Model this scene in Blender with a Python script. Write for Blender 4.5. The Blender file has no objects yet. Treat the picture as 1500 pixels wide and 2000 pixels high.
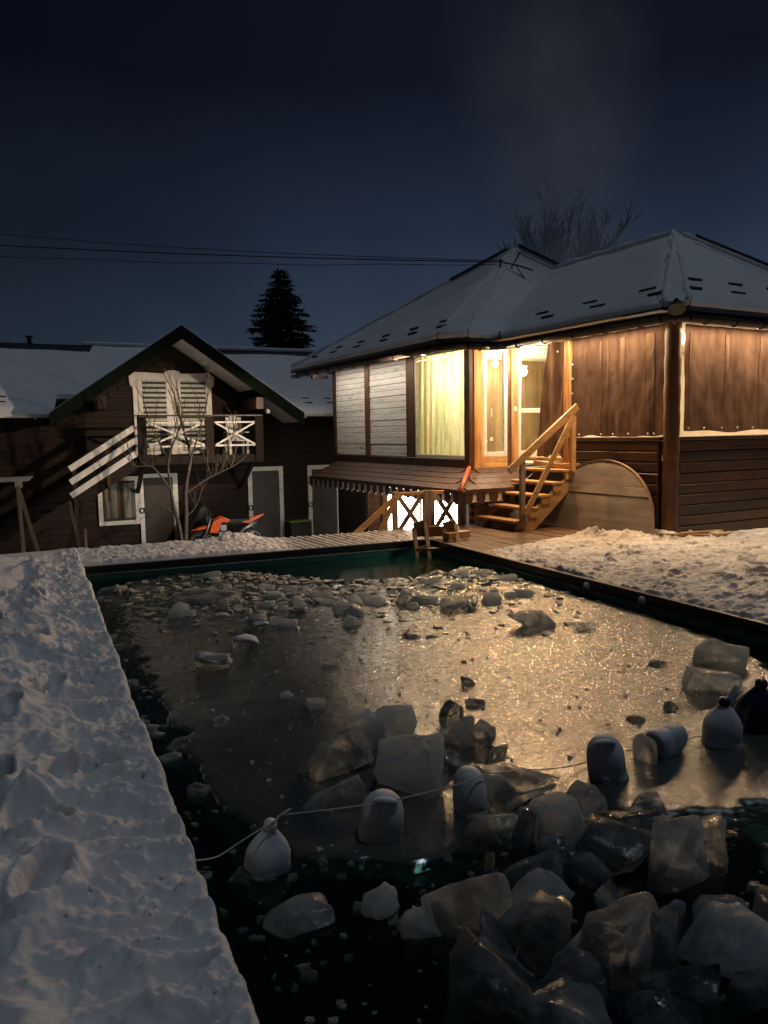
import bpy, bmesh, math, random
import numpy as np
from mathutils import Vector, Matrix, noise as mnoise
random.seed(7)
PI = math.pi
S = bpy.context.scene
COL = S.collection

# ---------------------------------------------------------------- camera
CAM_F, YAW, PITCH, ROLL, EYE = 1480.5, .429151, .10188, -.01609, 1.6
fw = Vector((math.sin(YAW)*math.cos(PITCH), math.cos(YAW)*math.cos(PITCH), -math.sin(PITCH)))
rt = Vector((math.cos(YAW), -math.sin(YAW), 0)); up = rt.cross(fw)
R2 = rt*math.cos(ROLL) + up*math.sin(ROLL); U2 = -rt*math.sin(ROLL) + up*math.cos(ROLL)
cam = bpy.data.objects.new('camera', bpy.data.cameras.new('camera'))
COL.objects.link(cam)
cam.matrix_world = Matrix(((R2.x, U2.x, -fw.x, 0), (R2.y, U2.y, -fw.y, 0), (R2.z, U2.z, -fw.z, EYE), (0, 0, 0, 1)))
cam.data.sensor_fit = 'VERTICAL'; cam.data.sensor_height = 24.0
cam.data.lens = 24.0*CAM_F/2000.0
cam.data.clip_start = .05; cam.data.clip_end = 900
S.camera = cam

# ---------------------------------------------------------------- night sky
wd = bpy.data.worlds.new('World'); S.world = wd; wd.use_nodes = True
wn, wl = wd.node_tree.nodes, wd.node_tree.links
wn.clear()
wo = wn.new('ShaderNodeOutputWorld'); wb = wn.new('ShaderNodeBackground'); wl.new(wb.outputs[0], wo.inputs[0])
tc = wn.new('ShaderNodeTexCoord'); sx = wn.new('ShaderNodeSeparateXYZ'); wl.new(tc.outputs['Generated'], sx.inputs[0])
rp = wn.new('ShaderNodeValToRGB'); wl.new(sx.outputs['Z'], rp.inputs[0])
SKY = [(0.0, (.034, .051, .078)), (.12, (.026, .040, .064)), (.24, (.0125, .0195, .036)), (.40, (.0042, .006, .0125)), (1.0, (.0022, .0028, .006))]
while len(rp.color_ramp.elements) < len(SKY): rp.color_ramp.elements.new(.5)
for e, (p, c) in zip(rp.color_ramp.elements, SKY): e.position = p; e.color = (*c, 1)
nz = wn.new('ShaderNodeTexNoise'); nz.inputs['Scale'].default_value = 2.2; nz.inputs['Detail'].default_value = 3
wl.new(tc.outputs['Generated'], nz.inputs['Vector'])
mr = wn.new('ShaderNodeMapRange'); wl.new(nz.outputs[0], mr.inputs[0])
mr.inputs[1].default_value = .3; mr.inputs[2].default_value = .7; mr.inputs[3].default_value = .75; mr.inputs[4].default_value = 1.3
# the sky fades towards the left (west), brighter over the lit village on the right
az = wn.new('ShaderNodeMapRange'); wl.new(sx.outputs['X'], az.inputs[0])
az.inputs[1].default_value = -.35; az.inputs[2].default_value = .75; az.inputs[3].default_value = .30; az.inputs[4].default_value = 1.15
m1 = wn.new('ShaderNodeMath'); m1.operation = 'MULTIPLY'; wl.new(mr.outputs[0], m1.inputs[0]); wl.new(az.outputs[0], m1.inputs[1])
vm = wn.new('ShaderNodeVectorMath'); vm.operation = 'SCALE'; wl.new(rp.outputs[0], vm.inputs[0]); wl.new(m1.outputs[0], vm.inputs['Scale'])
wl.new(vm.outputs[0], wb.inputs[0]); wb.inputs[1].default_value = 1.0

# the moon: one weak, soft, cool sun
sun = bpy.data.objects.new('moon', bpy.data.lights.new('moon', 'SUN')); COL.objects.link(sun)
sun.data.energy = .20; sun.data.angle = math.radians(4); sun.data.color = (.76, .88, 1.0)
sun.rotation_euler = Vector((-.24, .12, -.96)).to_track_quat('-Z', 'Y').to_euler()   # high on the right

S.view_settings.view_transform = 'Standard'; S.view_settings.look = 'None'
S.view_settings.exposure = 0.32; S.view_settings.gamma = 1.0; S.view_settings.use_curve_mapping = False
S.cycles.use_denoising = True
S.cycles.sample_clamp_indirect = 4.0; S.cycles.sample_clamp_direct = 0
S.cycles.caustics_reflective = False; S.cycles.caustics_refractive = False
S.cycles.max_bounces = 8; S.cycles.transmission_bounces = 8; S.cycles.transparent_max_bounces = 12
S.cycles.diffuse_bounces = 3; S.cycles.glossy_bounces = 3; S.cycles.volume_bounces = 3
S.cycles.volume_step_rate = 2.0

# ---------------------------------------------------------------- node materials
def new_mat(name):
    m = bpy.data.materials.new(name); m.use_nodes = True
    n = m.node_tree.nodes; b = n['Principled BSDF']
    return m, n, m.node_tree.links, b
def coords(n, l, scale, rand=True):
    tcn = n.new('ShaderNodeTexCoord'); mp = n.new('ShaderNodeMapping')
    l.new(tcn.outputs['Object'], mp.inputs[0]); mp.inputs['Scale'].default_value = scale
    if rand:
        oi = n.new('ShaderNodeObjectInfo'); mu = n.new('ShaderNodeMath'); mu.operation = 'MULTIPLY'
        l.new(oi.outputs['Random'], mu.inputs[0]); mu.inputs[1].default_value = 37.0
        cx = n.new('ShaderNodeCombineXYZ')
        for i in range(3): l.new(mu.outputs[0], cx.inputs[i])
        l.new(cx.outputs[0], mp.inputs['Location'])
    return mp.outputs[0]
def noise_node(n, l, vec, scale, detail=4, rough=.55):
    t = n.new('ShaderNodeTexNoise'); l.new(vec, t.inputs['Vector'])
    t.inputs['Scale'].default_value = scale; t.inputs['Detail'].default_value = detail; t.inputs['Roughness'].default_value = rough
    return t.outputs[0]
def ramp(n, l, fac, stops):
    r = n.new('ShaderNodeValToRGB'); l.new(fac, r.inputs[0])
    while len(r.color_ramp.elements) < len(stops): r.color_ramp.elements.new(.5)
    for e, (p, c) in zip(r.color_ramp.elements, stops): e.position = p; e.color = (*c, 1)
    return r.outputs[0]
def bump(n, l, b, h, strength, dist=.01):
    bn = n.new('ShaderNodeBump'); bn.inputs['Strength'].default_value = strength; bn.inputs['Distance'].default_value = dist
    l.new(h, bn.inputs['Height']); l.new(bn.outputs[0], b.inputs['Normal']); return bn
def spotted(name, c1, c2, scale=8, rough=.6, bmp=.3, dist=.01, stretch=(1, 1, 1), lo=.35, hi=.65, metal=0, detail=5, sheen=None):
    m, n, l, b = new_mat(name)
    v = coords(n, l, stretch)
    f = noise_node(n, l, v, scale, detail)
    l.new(ramp(n, l, f, [(lo, c1), (hi, c2)]), b.inputs['Base Color'])
    b.inputs['Roughness'].default_value = rough; b.inputs['Metallic'].default_value = metal
    if bmp: bump(n, l, b, f, bmp, dist)
    return m
def wood(name, c1, c2, axis, rough=.6, grain=26, bmp=.35, knots=True):
    st = [1, 1, 1]; st['xyz'.index(axis)] = .07
    m, n, l, b = new_mat(name)
    v = coords(n, l, st)
    f = noise_node(n, l, v, grain, 6, .65)
    g = noise_node(n, l, v, 3.0, 3)
    mx = n.new('ShaderNodeMath'); mx.operation = 'MULTIPLY_ADD'; l.new(g, mx.inputs[0]); mx.inputs[1].default_value = .6; l.new(f, mx.inputs[2])
    mid = tuple((a+b_)/2 for a, b_ in zip(c1, c2))
    rc = ramp(n, l, mx.outputs[0], [(.55, c1), (.8, mid), (1.0, c2)])
    oi = n.new('ShaderNodeObjectInfo'); vr = n.new('ShaderNodeMapRange'); l.new(oi.outputs['Random'], vr.inputs[0]); vr.inputs[3].default_value = .68; vr.inputs[4].default_value = 1.32   # boards differ
    st2 = noise_node(n, l, coords(n, l, (1, 1, 1)), 1.7, 4, .6); sm_ = n.new('ShaderNodeMapRange'); l.new(st2, sm_.inputs[0]); sm_.inputs[1].default_value = .3; sm_.inputs[2].default_value = .7; sm_.inputs[3].default_value = .72; sm_.inputs[4].default_value = 1.2   # damp stains
    mm = n.new('ShaderNodeMath'); mm.operation = 'MULTIPLY'; l.new(vr.outputs[0], mm.inputs[0]); l.new(sm_.outputs[0], mm.inputs[1])
    vs_ = n.new('ShaderNodeVectorMath'); vs_.operation = 'SCALE'; l.new(rc, vs_.inputs[0]); l.new(mm.outputs[0], vs_.inputs['Scale']); l.new(vs_.outputs[0], b.inputs['Base Color'])
    b.inputs['Roughness'].default_value = rough
    bump(n, l, b, f, bmp, .004)
    return m
def plain(name, c, rough=.5, metal=0, var=.12):
    return spotted(name, tuple(x*(1-var) for x in c), tuple(min(1, x*(1+var)) for x in c), 14, rough, .08, .003, metal=metal)
def emit(name, c, s):
    m, n, l, b = new_mat(name)
    b.inputs['Emission Color'].default_value = (*c, 1); b.inputs['Emission Strength'].default_value = s
    b.inputs['Base Color'].default_value = (.8, .8, .8, 1)
    return m

M = {}
# snow: bright, soft, fine crust
def snow_mat(name, c1, c2, fine=90, bst=.5):
    m, n, l, b = new_mat(name)
    v = coords(n, l, (1, 1, 1), False)
    f = noise_node(n, l, v, fine, 4, .7); g = noise_node(n, l, v, 2.3, 4)
    l.new(ramp(n, l, g, [(.35, c1), (.65, c2)]), b.inputs['Base Color'])
    b.inputs['Roughness'].default_value = .75; b.inputs['Specular IOR Level'].default_value = .3
    bump(n, l, b, f, bst, .006)
    return m
M['snow'] = snow_mat('snow', (.74, .75, .78), (.84, .85, .87))
M['trodden_snow'] = snow_mat('trodden_snow', (.52, .50, .47), (.77, .75, .72), 60, .5)
M['roof_snow'] = snow_mat('roof_snow', (.80, .81, .84), (.88, .89, .91), 5, .3)
M['siding_x'] = wood('dark_siding_x', (.014, .006, .0025), (.085, .034, .012), 'x', .45)
M['siding_y'] = wood('dark_siding_y', (.012, .005, .002), (.085, .032, .010), 'y', .45)
M['post'] = wood('dark_post', (.028, .012, .005), (.13, .052, .016), 'z', .5)
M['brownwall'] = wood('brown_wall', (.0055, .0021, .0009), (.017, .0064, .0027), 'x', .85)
M['orange_z'] = wood('orange_timber_z', (.12, .035, .008), (.66, .36, .13), 'z', .45, 14, .5)
M['orange_x'] = wood('orange_timber_x', (.12, .035, .008), (.66, .36, .13), 'x', .45, 14, .5)
M['pine_x'] = wood('pine_x', (.3, .16, .06), (.56, .34, .15), 'x', .55)
M['pine_y'] = wood('pine_y', (.3, .16, .06), (.56, .34, .15), 'y', .55)
M['pine_z'] = wood('pine_z', (.3, .16, .06), (.56, .34, .15), 'z', .55)
M['greywood_z'] = wood('grey_timber_z', (.14, .105, .08), (.33, .26, .2), 'z', .65)
M['deckwood'] = wood('deck_wood', (.07, .04, .022), (.2, .12, .065), 'y', .42, 22)
M['whiteboard'] = None
M['white'] = spotted('white_paint', (.62, .6, .57), (.78, .76, .73), 7, .5, .15, .003)
M['whitewood'] = spotted('weathered_white_paint', (.6, .58, .55), (.8, .78, .74), 14, .6, .3, .004, (.3, 1, 1))
M['black'] = plain('black_rubber', (.012, .012, .012), .6)
M['dark'] = plain('dark_metal', (.03, .027, .025), .4, .3)
M['gutter'] = plain('brown_gutter', (.05, .038, .03), .35, .2)
M['fascia'] = plain('green_black_fascia', (.004, .0075, .005), .7)
M['doorgrey'] = wood('grey_door', (.028, .025, .022), (.06, .053, .046), 'z', .6)
M['fascia'].node_tree.nodes['Principled BSDF'].inputs['Specular IOR Level'].default_value = .08
M['roofmetal'] = spotted('dark_roof_sheet', (.018, .022, .03), (.05, .055, .065), 6, .4, .1)
M['curtain'] = None
M['concrete'] = spotted('concrete', (.2, .19, .18), (.32, .3, .28), 6, .8, .3)
M['brick'] = spotted('brick', (.26, .11, .06), (.48, .24, .13), 9, .85, .5, .006)
M['mortar'] = spotted('mortar', (.3, .27, .23), (.42, .38, .33), 20, .9, .4)
M['tile'] = spotted('roof_tile', (.035, .018, .014), (.085, .040, .029), 9, .6, .35)
M['redtrim'] = plain('red_flashing', (.42, .11, .06), .45)
M['plaster'] = spotted('porch_plaster', (.62, .55, .42), (.75, .68, .55), 3, .8, .1)
M['bark'] = spotted('bark', (.035, .026, .02), (.095, .072, .053), 30, .85, .6, .006, (1, 1, .25))
M['bark_dark'] = spotted('dark_bark', (.03, .026, .024), (.07, .06, .055), 20, .9, .3)
M['needle'] = spotted('spruce_needles', (.008, .014, .010), (.022, .036, .024), 3, .7, 0)
M['orange_plastic'] = plain('orange_plastic', (.75, .11, .015), .3)
M['steel'] = plain('steel', (.3, .3, .31), .35, .7)
M['liner'] = spotted('teal_pool_liner', (.075, .32, .27), (.11, .40, .34), 2.5, .45, .1)
M['ply'] = wood('grey_plywood', (.15, .125, .10), (.29, .25, .205), 'y', .6, 9, .15)
M['navy'] = plain('navy_plastic', (.01, .016, .05), .35)
M['soil'] = spotted('yard_ground', (.05, .045, .04), (.5, .5, .52), .6, .9, .4, .03, lo=.45, hi=.6)
M['rope'] = plain('white_rope', (.6, .58, .54), .8)
M['cable'] = plain('black_cable', (.006, .006, .007), .7)
M['green'] = plain('green_lid', (.16, .2, .03), .5)

def white_board_mat():
    m, n, l, b = new_mat('scratched_white_boards')
    v = coords(n, l, (1, .12, 1))           # scratches run along the board (local y)
    f = noise_node(n, l, v, 34, 6, .75); g = noise_node(n, l, v, 7, 3)
    ad = n.new('ShaderNodeMath'); ad.operation = 'MULTIPLY_ADD'; l.new(g, ad.inputs[0]); ad.inputs[1].default_value = .55; l.new(f, ad.inputs[2])
    l.new(ramp(n, l, ad.outputs[0], [(.58, (.10, .075, .055)), (.66, (.62, .6, .57)), (.9, (.84, .82, .78))]), b.inputs['Base Color'])
    b.inputs['Roughness'].default_value = .6; bump(n, l, b, f, .4, .005)
    return m
M['whiteboard'] = white_board_mat()

def cloth(name, c1, c2, trans=.5, stripes=None):
    m, n, l, b = new_mat(name); n.remove(b)
    out = n['Material Output']
    v = coords(n, l, (1, 1, 1))
    if stripes:
        mp = n.new('ShaderNodeMapping'); l.new(v, mp.inputs[0]); mp.inputs['Scale'].default_value = (0.0, 1.0, .03)
        f = noise_node(n, l, mp.outputs[0], 9.5, 4, .75); col = ramp(n, l, f, stripes)
    else:
        mp = n.new('ShaderNodeMapping'); l.new(v, mp.inputs[0]); mp.inputs['Scale'].default_value = (1.0, 1.0, .25)
        f = noise_node(n, l, mp.outputs[0], 6, 5); col = ramp(n, l, f, [(.35, c1), (.65, c2)])
    d = n.new('ShaderNodeBsdfDiffuse'); t = n.new('ShaderNodeBsdfTranslucent'); x = n.new('ShaderNodeMixShader')
    l.new(col, d.inputs[0]); l.new(col, t.inputs[0]); x.inputs[0].default_value = trans
    l.new(d.outputs[0], x.inputs[1]); l.new(t.outputs[0], x.inputs[2]); l.new(x.outputs[0], out.inputs[0])
    w = noise_node(n, l, v, 11, 4); bn = n.new('ShaderNodeBump'); bn.inputs['Strength'].default_value = .35; bn.inputs['Distance'].default_value = .02
    l.new(w, bn.inputs['Height']); l.new(bn.outputs[0], d.inputs['Normal'])
    return m
M['curtain'] = cloth('brown_tarpaulin', (.066, .039, .028), (.122, .073, .052), .20)
M['curtain_band'] = cloth('tan_tarpaulin_band', (.115, .070, .047), (.18, .112, .074), .26)
M['stripe_curtain'] = cloth('striped_net_curtain', None, None, .55, [(.3, (.62, .62, .42)), (.42, (.86, .84, .66)), (.5, (.42, .47, .24)), (.56, (.86, .84, .62)), (.63, (.62, .36, .16)), (.7, (.8, .8, .5))])

def pane_mat(name, tint=(1, 1, 1), rough=.02):
    m, n, l, b = new_mat(name); n.remove(b); out = n['Material Output']
    t = n.new('ShaderNodeBsdfTransparent'); t.inputs[0].default_value = (*tint, 1)
    g = n.new('ShaderNodeBsdfGlossy'); g.inputs['Roughness'].default_value = rough
    fr = n.new('ShaderNodeFresnel'); fr.inputs[0].default_value = 1.5
    ge = n.new('ShaderNodeNewGeometry'); fm = n.new('ShaderNodeMath'); fm.operation = 'MULTIPLY_ADD'; l.new(ge.outputs['Backfacing'], fm.inputs[0]); fm.inputs[1].default_value = -1.0; l.new(fr.outputs[0], fm.inputs[2]); fm.use_clamp = True   # one reflection per sheet of glass, none from its inner side
    x = n.new('ShaderNodeMixShader'); l.new(fm.outputs[0], x.inputs[0]); l.new(t.outputs[0], x.inputs[1]); l.new(g.outputs[0], x.inputs[2])
    l.new(x.outputs[0], out.inputs[0]); return m
M['pane'] = pane_mat('window_pane', (.92, .94, .92))

def water_mat():
    m, n, l, b = new_mat('dark_pool_water'); n.remove(b); out = n['Material Output']
    v = coords(n, l, (1, 1, 1), False)
    t = n.new('ShaderNodeBsdfTransparent'); t.inputs[0].default_value = (.36, .56, .50, 1)
    g = n.new('ShaderNodeBsdfGlossy'); g.inputs['Roughness'].default_value = .06
    fr = n.new('ShaderNodeFresnel'); fr.inputs[0].default_value = 1.33
    w = noise_node(n, l, v, 14, 3); bn = n.new('ShaderNodeBump'); bn.inputs['Strength'].default_value = .25; bn.inputs['Distance'].default_value = .01
    l.new(w, bn.inputs['Height']); l.new(bn.outputs[0], g.inputs['Normal']); l.new(bn.outputs[0], fr.inputs['Normal'])
    tu = n.new('ShaderNodeBsdfDiffuse'); tu.inputs[0].default_value = (.12, .42, .36, 1); xt = n.new('ShaderNodeMixShader'); xt.inputs[0].default_value = .018   # slightly turbid
    l.new(t.outputs[0], xt.inputs[1]); l.new(tu.outputs[0], xt.inputs[2])
    x = n.new('ShaderNodeMixShader'); l.new(fr.outputs[0], x.inputs[0]); l.new(xt.outputs[0], x.inputs[1]); l.new(g.outputs[0], x.inputs[2])
    l.new(x.outputs[0], out.inputs[0]); return m
M['water'] = water_mat()

def ice_sheet_mat():
    m, n, l, b = new_mat('frosted_ice_sheet')
    v = coords(n, l, (1, 1, 1), False)
    big = noise_node(n, l, v, 1.1, 4, .6); mid = noise_node(n, l, v, 23, 4, .6); fine = noise_node(n, l, v, 120, 3, .75)
    vo = n.new('ShaderNodeTexVoronoi'); l.new(v, vo.inputs['Vector']); vo.inputs['Scale'].default_value = 75
    l.new(ramp(n, l, big, [(.3, (.030, .039, .036)), (.5, (.055, .067, .061)), (.7, (.095, .108, .098))]), b.inputs['Base Color'])
    rr = n.new('ShaderNodeMapRange'); l.new(mid, rr.inputs[0]); rr.inputs[1].default_value = .3; rr.inputs[2].default_value = .7
    rr.inputs[3].default_value = .12; rr.inputs[4].default_value = .34
    l.new(rr.outputs[0], b.inputs['Roughness']); b.inputs['IOR'].default_value = 1.33; b.inputs['Specular IOR Level'].default_value = .3
    s1 = n.new('ShaderNodeMath'); s1.operation = 'MULTIPLY_ADD'; l.new(vo.outputs['Distance'], s1.inputs[0]); s1.inputs[1].default_value = .3; l.new(fine, s1.inputs[2])
    s2 = n.new('ShaderNodeMath'); s2.operation = 'MULTIPLY_ADD'; l.new(mid, s2.inputs[0]); s2.inputs[1].default_value = .8; l.new(s1.outputs[0], s2.inputs[2])
    # the frost grows coarse to the right and far end, the near left stays filmed over and smooth
    sp = n.new('ShaderNodeSeparateXYZ'); tcn = n.new('ShaderNodeTexCoord'); l.new(tcn.outputs['Object'], sp.inputs[0])
    ax = n.new('ShaderNodeMath'); ax.operation = 'MULTIPLY_ADD'; l.new(sp.outputs['Y'], ax.inputs[0]); ax.inputs[1].default_value = .55; l.new(sp.outputs['X'], ax.inputs[2])
    fr = n.new('ShaderNodeMapRange'); l.new(ax.outputs[0], fr.inputs[0]); fr.inputs[1].default_value = 3.3; fr.inputs[2].default_value = 5.0
    fr.inputs[3].default_value = .12; fr.inputs[4].default_value = 1.0
    b.inputs['Coat Weight'].default_value = 1.0; b.inputs['Coat IOR'].default_value = 1.55; b.inputs['Coat Roughness'].default_value = .135
    bn = bump(n, l, b, s2.outputs[0], .9, .0028); l.new(fr.outputs[0], bn.inputs['Strength']); l.new(bn.outputs[0], b.inputs['Coat Normal'])
    return m
M['ice_sheet'] = ice_sheet_mat()

def ice_mat(name, frost=.5, tint=(.85, .93, .98), rough=.05, haze_=.19):
    """clear refracting ice, rough-frosted in patches, with a little milky scatter"""
    m, n, l, b = new_mat(name)
    v = coords(n, l, (1, 1, 1))
    f = noise_node(n, l, v, 5.5, 5, .62); fine = noise_node(n, l, v, 60, 3); mid = noise_node(n, l, v, 16, 3)
    b.inputs['Base Color'].default_value = (*tint, 1); b.inputs['IOR'].default_value = 1.31
    b.inputs['Transmission Weight'].default_value = 1.0
    rr = n.new('ShaderNodeMapRange'); l.new(mid, rr.inputs[0]); rr.inputs[1].default_value = .35; rr.inputs[2].default_value = .65; rr.inputs[3].default_value = rough*.4; rr.inputs[4].default_value = rough*2.6
    l.new(rr.outputs[0], b.inputs['Roughness'])
    d = n.new('ShaderNodeBsdfDiffuse'); t = n.new('ShaderNodeBsdfTranslucent'); d.inputs[0].default_value = (*[x*.88 for x in tint], 1); t.inputs[0].default_value = (*[x*.88 for x in tint], 1)
    x1 = n.new('ShaderNodeMixShader'); x1.inputs[0].default_value = .7; l.new(d.outputs[0], x1.inputs[1]); l.new(t.outputs[0], x1.inputs[2])
    mk = n.new('ShaderNodeMapRange'); l.new(f, mk.inputs[0]); c = .72-.42*frost; mk.inputs[1].default_value = c-.10; mk.inputs[2].default_value = c+.10; mk.inputs[3].default_value = haze_; mk.inputs[4].default_value = min(.9, haze_+.55)
    x2 = n.new('ShaderNodeMixShader'); l.new(mk.outputs[0], x2.inputs[0]); l.new(b.outputs[0], x2.inputs[1]); l.new(x1.outputs[0], x2.inputs[2])
    l.new(x2.outputs[0], n['Material Output'].inputs[0])
    ad = n.new('ShaderNodeMath'); ad.operation = 'MULTIPLY_ADD'; l.new(mid, ad.inputs[0]); ad.inputs[1].default_value = 1.4; l.new(fine, ad.inputs[2])
    bn = bump(n, l, b, ad.outputs[0], .35, .008); l.new(bn.outputs[0], d.inputs['Normal']); return m
M['ice'] = ice_mat('clear_ice', .42)
M['ice_milk'] = ice_mat('milky_ice', .72, haze_=.34)
M['ice_clear'] = ice_mat('glassy_ice', .28, (.82, .91, .95), .04, .10)
def veil_mat():
    m, n, l, b = new_mat('fracture_veil'); n.remove(b); v = coords(n, l, (1, 1, 1)); f = noise_node(n, l, v, 18, 4, .7)
    d = n.new('ShaderNodeBsdfDiffuse'); d.inputs[0].default_value = (.88, .92, .94, 1); t = n.new('ShaderNodeBsdfTransparent'); x = n.new('ShaderNodeMixShader')
    tr = n.new('ShaderNodeBsdfTranslucent'); tr.inputs[0].default_value = (.88, .92, .94, 1); x0 = n.new('ShaderNodeMixShader'); l.new(d.outputs[0], x0.inputs[1]); l.new(tr.outputs[0], x0.inputs[2])
    mk = n.new('ShaderNodeMapRange'); l.new(f, mk.inputs[0]); mk.inputs[1].default_value = .42; mk.inputs[2].default_value = .62; mk.inputs[3].default_value = 0; mk.inputs[4].default_value = .8
    l.new(mk.outputs[0], x.inputs[0]); l.new(t.outputs[0], x.inputs[1]); l.new(x0.outputs[0], x.inputs[2]); l.new(x.outputs[0], n['Material Output'].inputs[0]); return m
M['veil'] = veil_mat()
M['slush'] = spotted('slush_ice', (.26, .27, .25), (.56, .56, .51), 9, .6, .5, .008)
M['jug'] = spotted('frosted_white_plastic', (.55, .57, .60), (.80, .82, .84), 11, .55, .5, .006)

# ---------------------------------------------------------------- mesh helpers
class MB:
    """collects shapes in the frame of `off` (subtracted on build)"""
    def __init__(s, off=(0, 0, 0)): s.v = []; s.f = []; s.off = Vector(off)
    def add(s, vs, fs):
        k = len(s.v); s.v += [Vector(p)-s.off for p in vs]; s.f += [tuple(i+k for i in q) for q in fs]; return s
    def box(s, x0, x1, y0, y1, z0, z1):
        vs = [(x, y, z) for z in (z0, z1) for y in (y0, y1) for x in (x0, x1)]
        return s.add(vs, [(0, 2, 3, 1), (4, 5, 7, 6), (0, 1, 5, 4), (2, 6, 7, 3), (0, 4, 6, 2), (1, 3, 7, 5)])
    def bar(s, p, q, w, h, upv=(0, 0, 1)):
        p, q = Vector(p), Vector(q); d = (q-p).normalized(); u = Vector(upv)
        sd = d.cross(u)
        if sd.length < 1e-4: sd = d.cross(Vector((1, 0, 0)))
        sd.normalize(); u = sd.cross(d)
        vs = [e + sd*(a*w/2) + u*(b*h/2) for e in (p, q) for a, b in ((-1, -1), (1, -1), (1, 1), (-1, 1))]
        return s.add(vs, [(3, 2, 1, 0), (4, 5, 6, 7), (0, 1, 5, 4), (1, 2, 6, 5), (2, 3, 7, 6), (3, 0, 4, 7)])
    def tube(s, pts, rad, n=6, caps=True):
        pts = [Vector(p) for p in pts]
        if not hasattr(rad, '__len__'): rad = [rad]*len(pts)
        vs = []; fs = []; ref = None
        for i, p in enumerate(pts):
            d = (pts[min(i+1, len(pts)-1)] - pts[max(i-1, 0)])
            d = d.normalized() if d.length > 1e-9 else Vector((0, 0, 1))
            if ref is None: ref = d.orthogonal().normalized()
            ref = (ref - d*ref.dot(d)); ref = ref.normalized() if ref.length > 1e-6 else d.orthogonal().normalized()
            b = d.cross(ref)
            for k in range(n):
                a = 2*PI*k/n; vs.append(p + (ref*math.cos(a) + b*math.sin(a))*rad[i])
        for i in range(len(pts)-1):
            for k in range(n):
                fs.append((i*n+k, i*n+(k+1) % n, (i+1)*n+(k+1) % n, (i+1)*n+k))
        if caps: fs += [tuple(range(n-1, -1, -1)), tuple((len(pts)-1)*n+k for k in range(n))]
        return s.add(vs, fs)
    def prism(s, poly, d):
        """planar polygon of 3-D points extruded by vector d"""
        n = len(poly); d = Vector(d); a = [Vector(p) for p in poly]
        return s.add(a + [p+d for p in a], [tuple(range(n-1, -1, -1)), tuple(range(n, 2*n))] + [(i, (i+1) % n, n+(i+1) % n, n+i) for i in range(n)])
    def mesh(s, name, mat, smooth=False, bevel=0):
        me = bpy.data.meshes.new(name); me.from_pydata([tuple(p) for p in s.v], [], s.f); me.update()
        bm = bmesh.new(); bm.from_mesh(me); bmesh.ops.recalc_face_normals(bm, faces=bm.faces)
        if bevel: bmesh.ops.bevel(bm, geom=list(bm.edges), offset=bevel, segments=1, affect='EDGES', profile=.7)
        bm.to_mesh(me); bm.free()
        if mat: me.materials.append(mat)
        if smooth: me.polygons.foreach_set('use_smooth', [True]*len(me.polygons))
        return me
    def build(s, name, mat, parent=None, smooth=False, bevel=0, loc=None):
        return link(name, s.mesh(name, mat, smooth, bevel), parent, loc)
def link(name, data, parent=None, loc=None):
    o = bpy.data.objects.new(name, data); COL.objects.link(o)
    if parent is not None: o.parent = parent
    if loc is not None: o.location = loc
    return o
def tag(o, label=None, cat=None, group=None, kind=None):
    if label: o['label'] = label
    if cat: o['category'] = cat
    if group: o['group'] = group
    if kind: o['kind'] = kind
    return o
def thing(name, label, cat, loc=(0, 0, 0), rot=0, group=None):
    o = bpy.data.objects.new(name, None); COL.objects.link(o); o.location = loc; o.rotation_euler = (0, 0, rot)
    o.empty_display_size = .1
    return tag(o, label, cat, group)
TH = math.radians(4.3)
HO = Vector((8.64, 8.62, 0))
def hw(a, b, z=0):
    """house frame (a right, b away) to world"""
    return HO + Vector((a*math.cos(TH) - b*math.sin(TH), a*math.sin(TH) + b*math.cos(TH), z))
def struct(o): o['kind'] = 'structure'; return o

# numpy gradient noise for the snow
_rs = np.random.RandomState(3); _P = _rs.permutation(512); _P = np.concatenate([_P, _P]); _G = _rs.rand(512)*2*np.pi
def perlin(x, y):
    xi = np.floor(x).astype(int); yi = np.floor(y).astype(int); xf = x-xi; yf = y-yi
    u = xf*xf*xf*(xf*(xf*6-15)+10); v = yf*yf*yf*(yf*(yf*6-15)+10)
    def g(ix, iy, dx, dy):
        a = _G[_P[(_P[ix & 511]+iy) & 511]]; return np.cos(a)*dx + np.sin(a)*dy
    n00 = g(xi, yi, xf, yf); n10 = g(xi+1, yi, xf-1, yf); n01 = g(xi, yi+1, xf, yf-1); n11 = g(xi+1, yi+1, xf-1, yf-1)
    return (n00*(1-u)+n10*u)*(1-v) + (n01*(1-u)+n11*u)*v
def fbm(x, y, o=4, gain=.5):
    r = 0; a = 1
    for i in range(o): r = r + a*perlin(x*2**i+17.3*i, y*2**i-9.1*i); a *= gain
    return r
def ridged(x, y, o=3):
    r = 0; a = 1
    for i in range(o): r = r + a*(1-2*np.abs(perlin(x*2**i+5.7*i, y*2**i+3.1*i))); a *= .5
    return r
def grid_mesh(name, X, Y, Z, mat, flip=False):
    r, c = X.shape; me = bpy.data.meshes.new(name)
    co = np.stack([X, Y, Z], -1).reshape(-1, 3).astype(np.float32)
    i = np.arange(r*c).reshape(r, c)
    q = np.stack([i[:-1, :-1], i[:-1, 1:], i[1:, 1:], i[1:, :-1]], -1).reshape(-1, 4)
    if flip: q = q[:, ::-1]
    me.vertices.add(len(co)); me.vertices.foreach_set('co', co.ravel())
    me.loops.add(q.size); me.loops.foreach_set('vertex_index', q.ravel().astype(np.int32))
    me.polygons.add(len(q)); me.polygons.foreach_set('loop_start', np.arange(0, q.size, 4).astype(np.int32))
    me.polygons.foreach_set('use_smooth', np.ones(len(q), bool))
    me.update(calc_edges=True); me.validate(); me.materials.append(mat)
    return me
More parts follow.
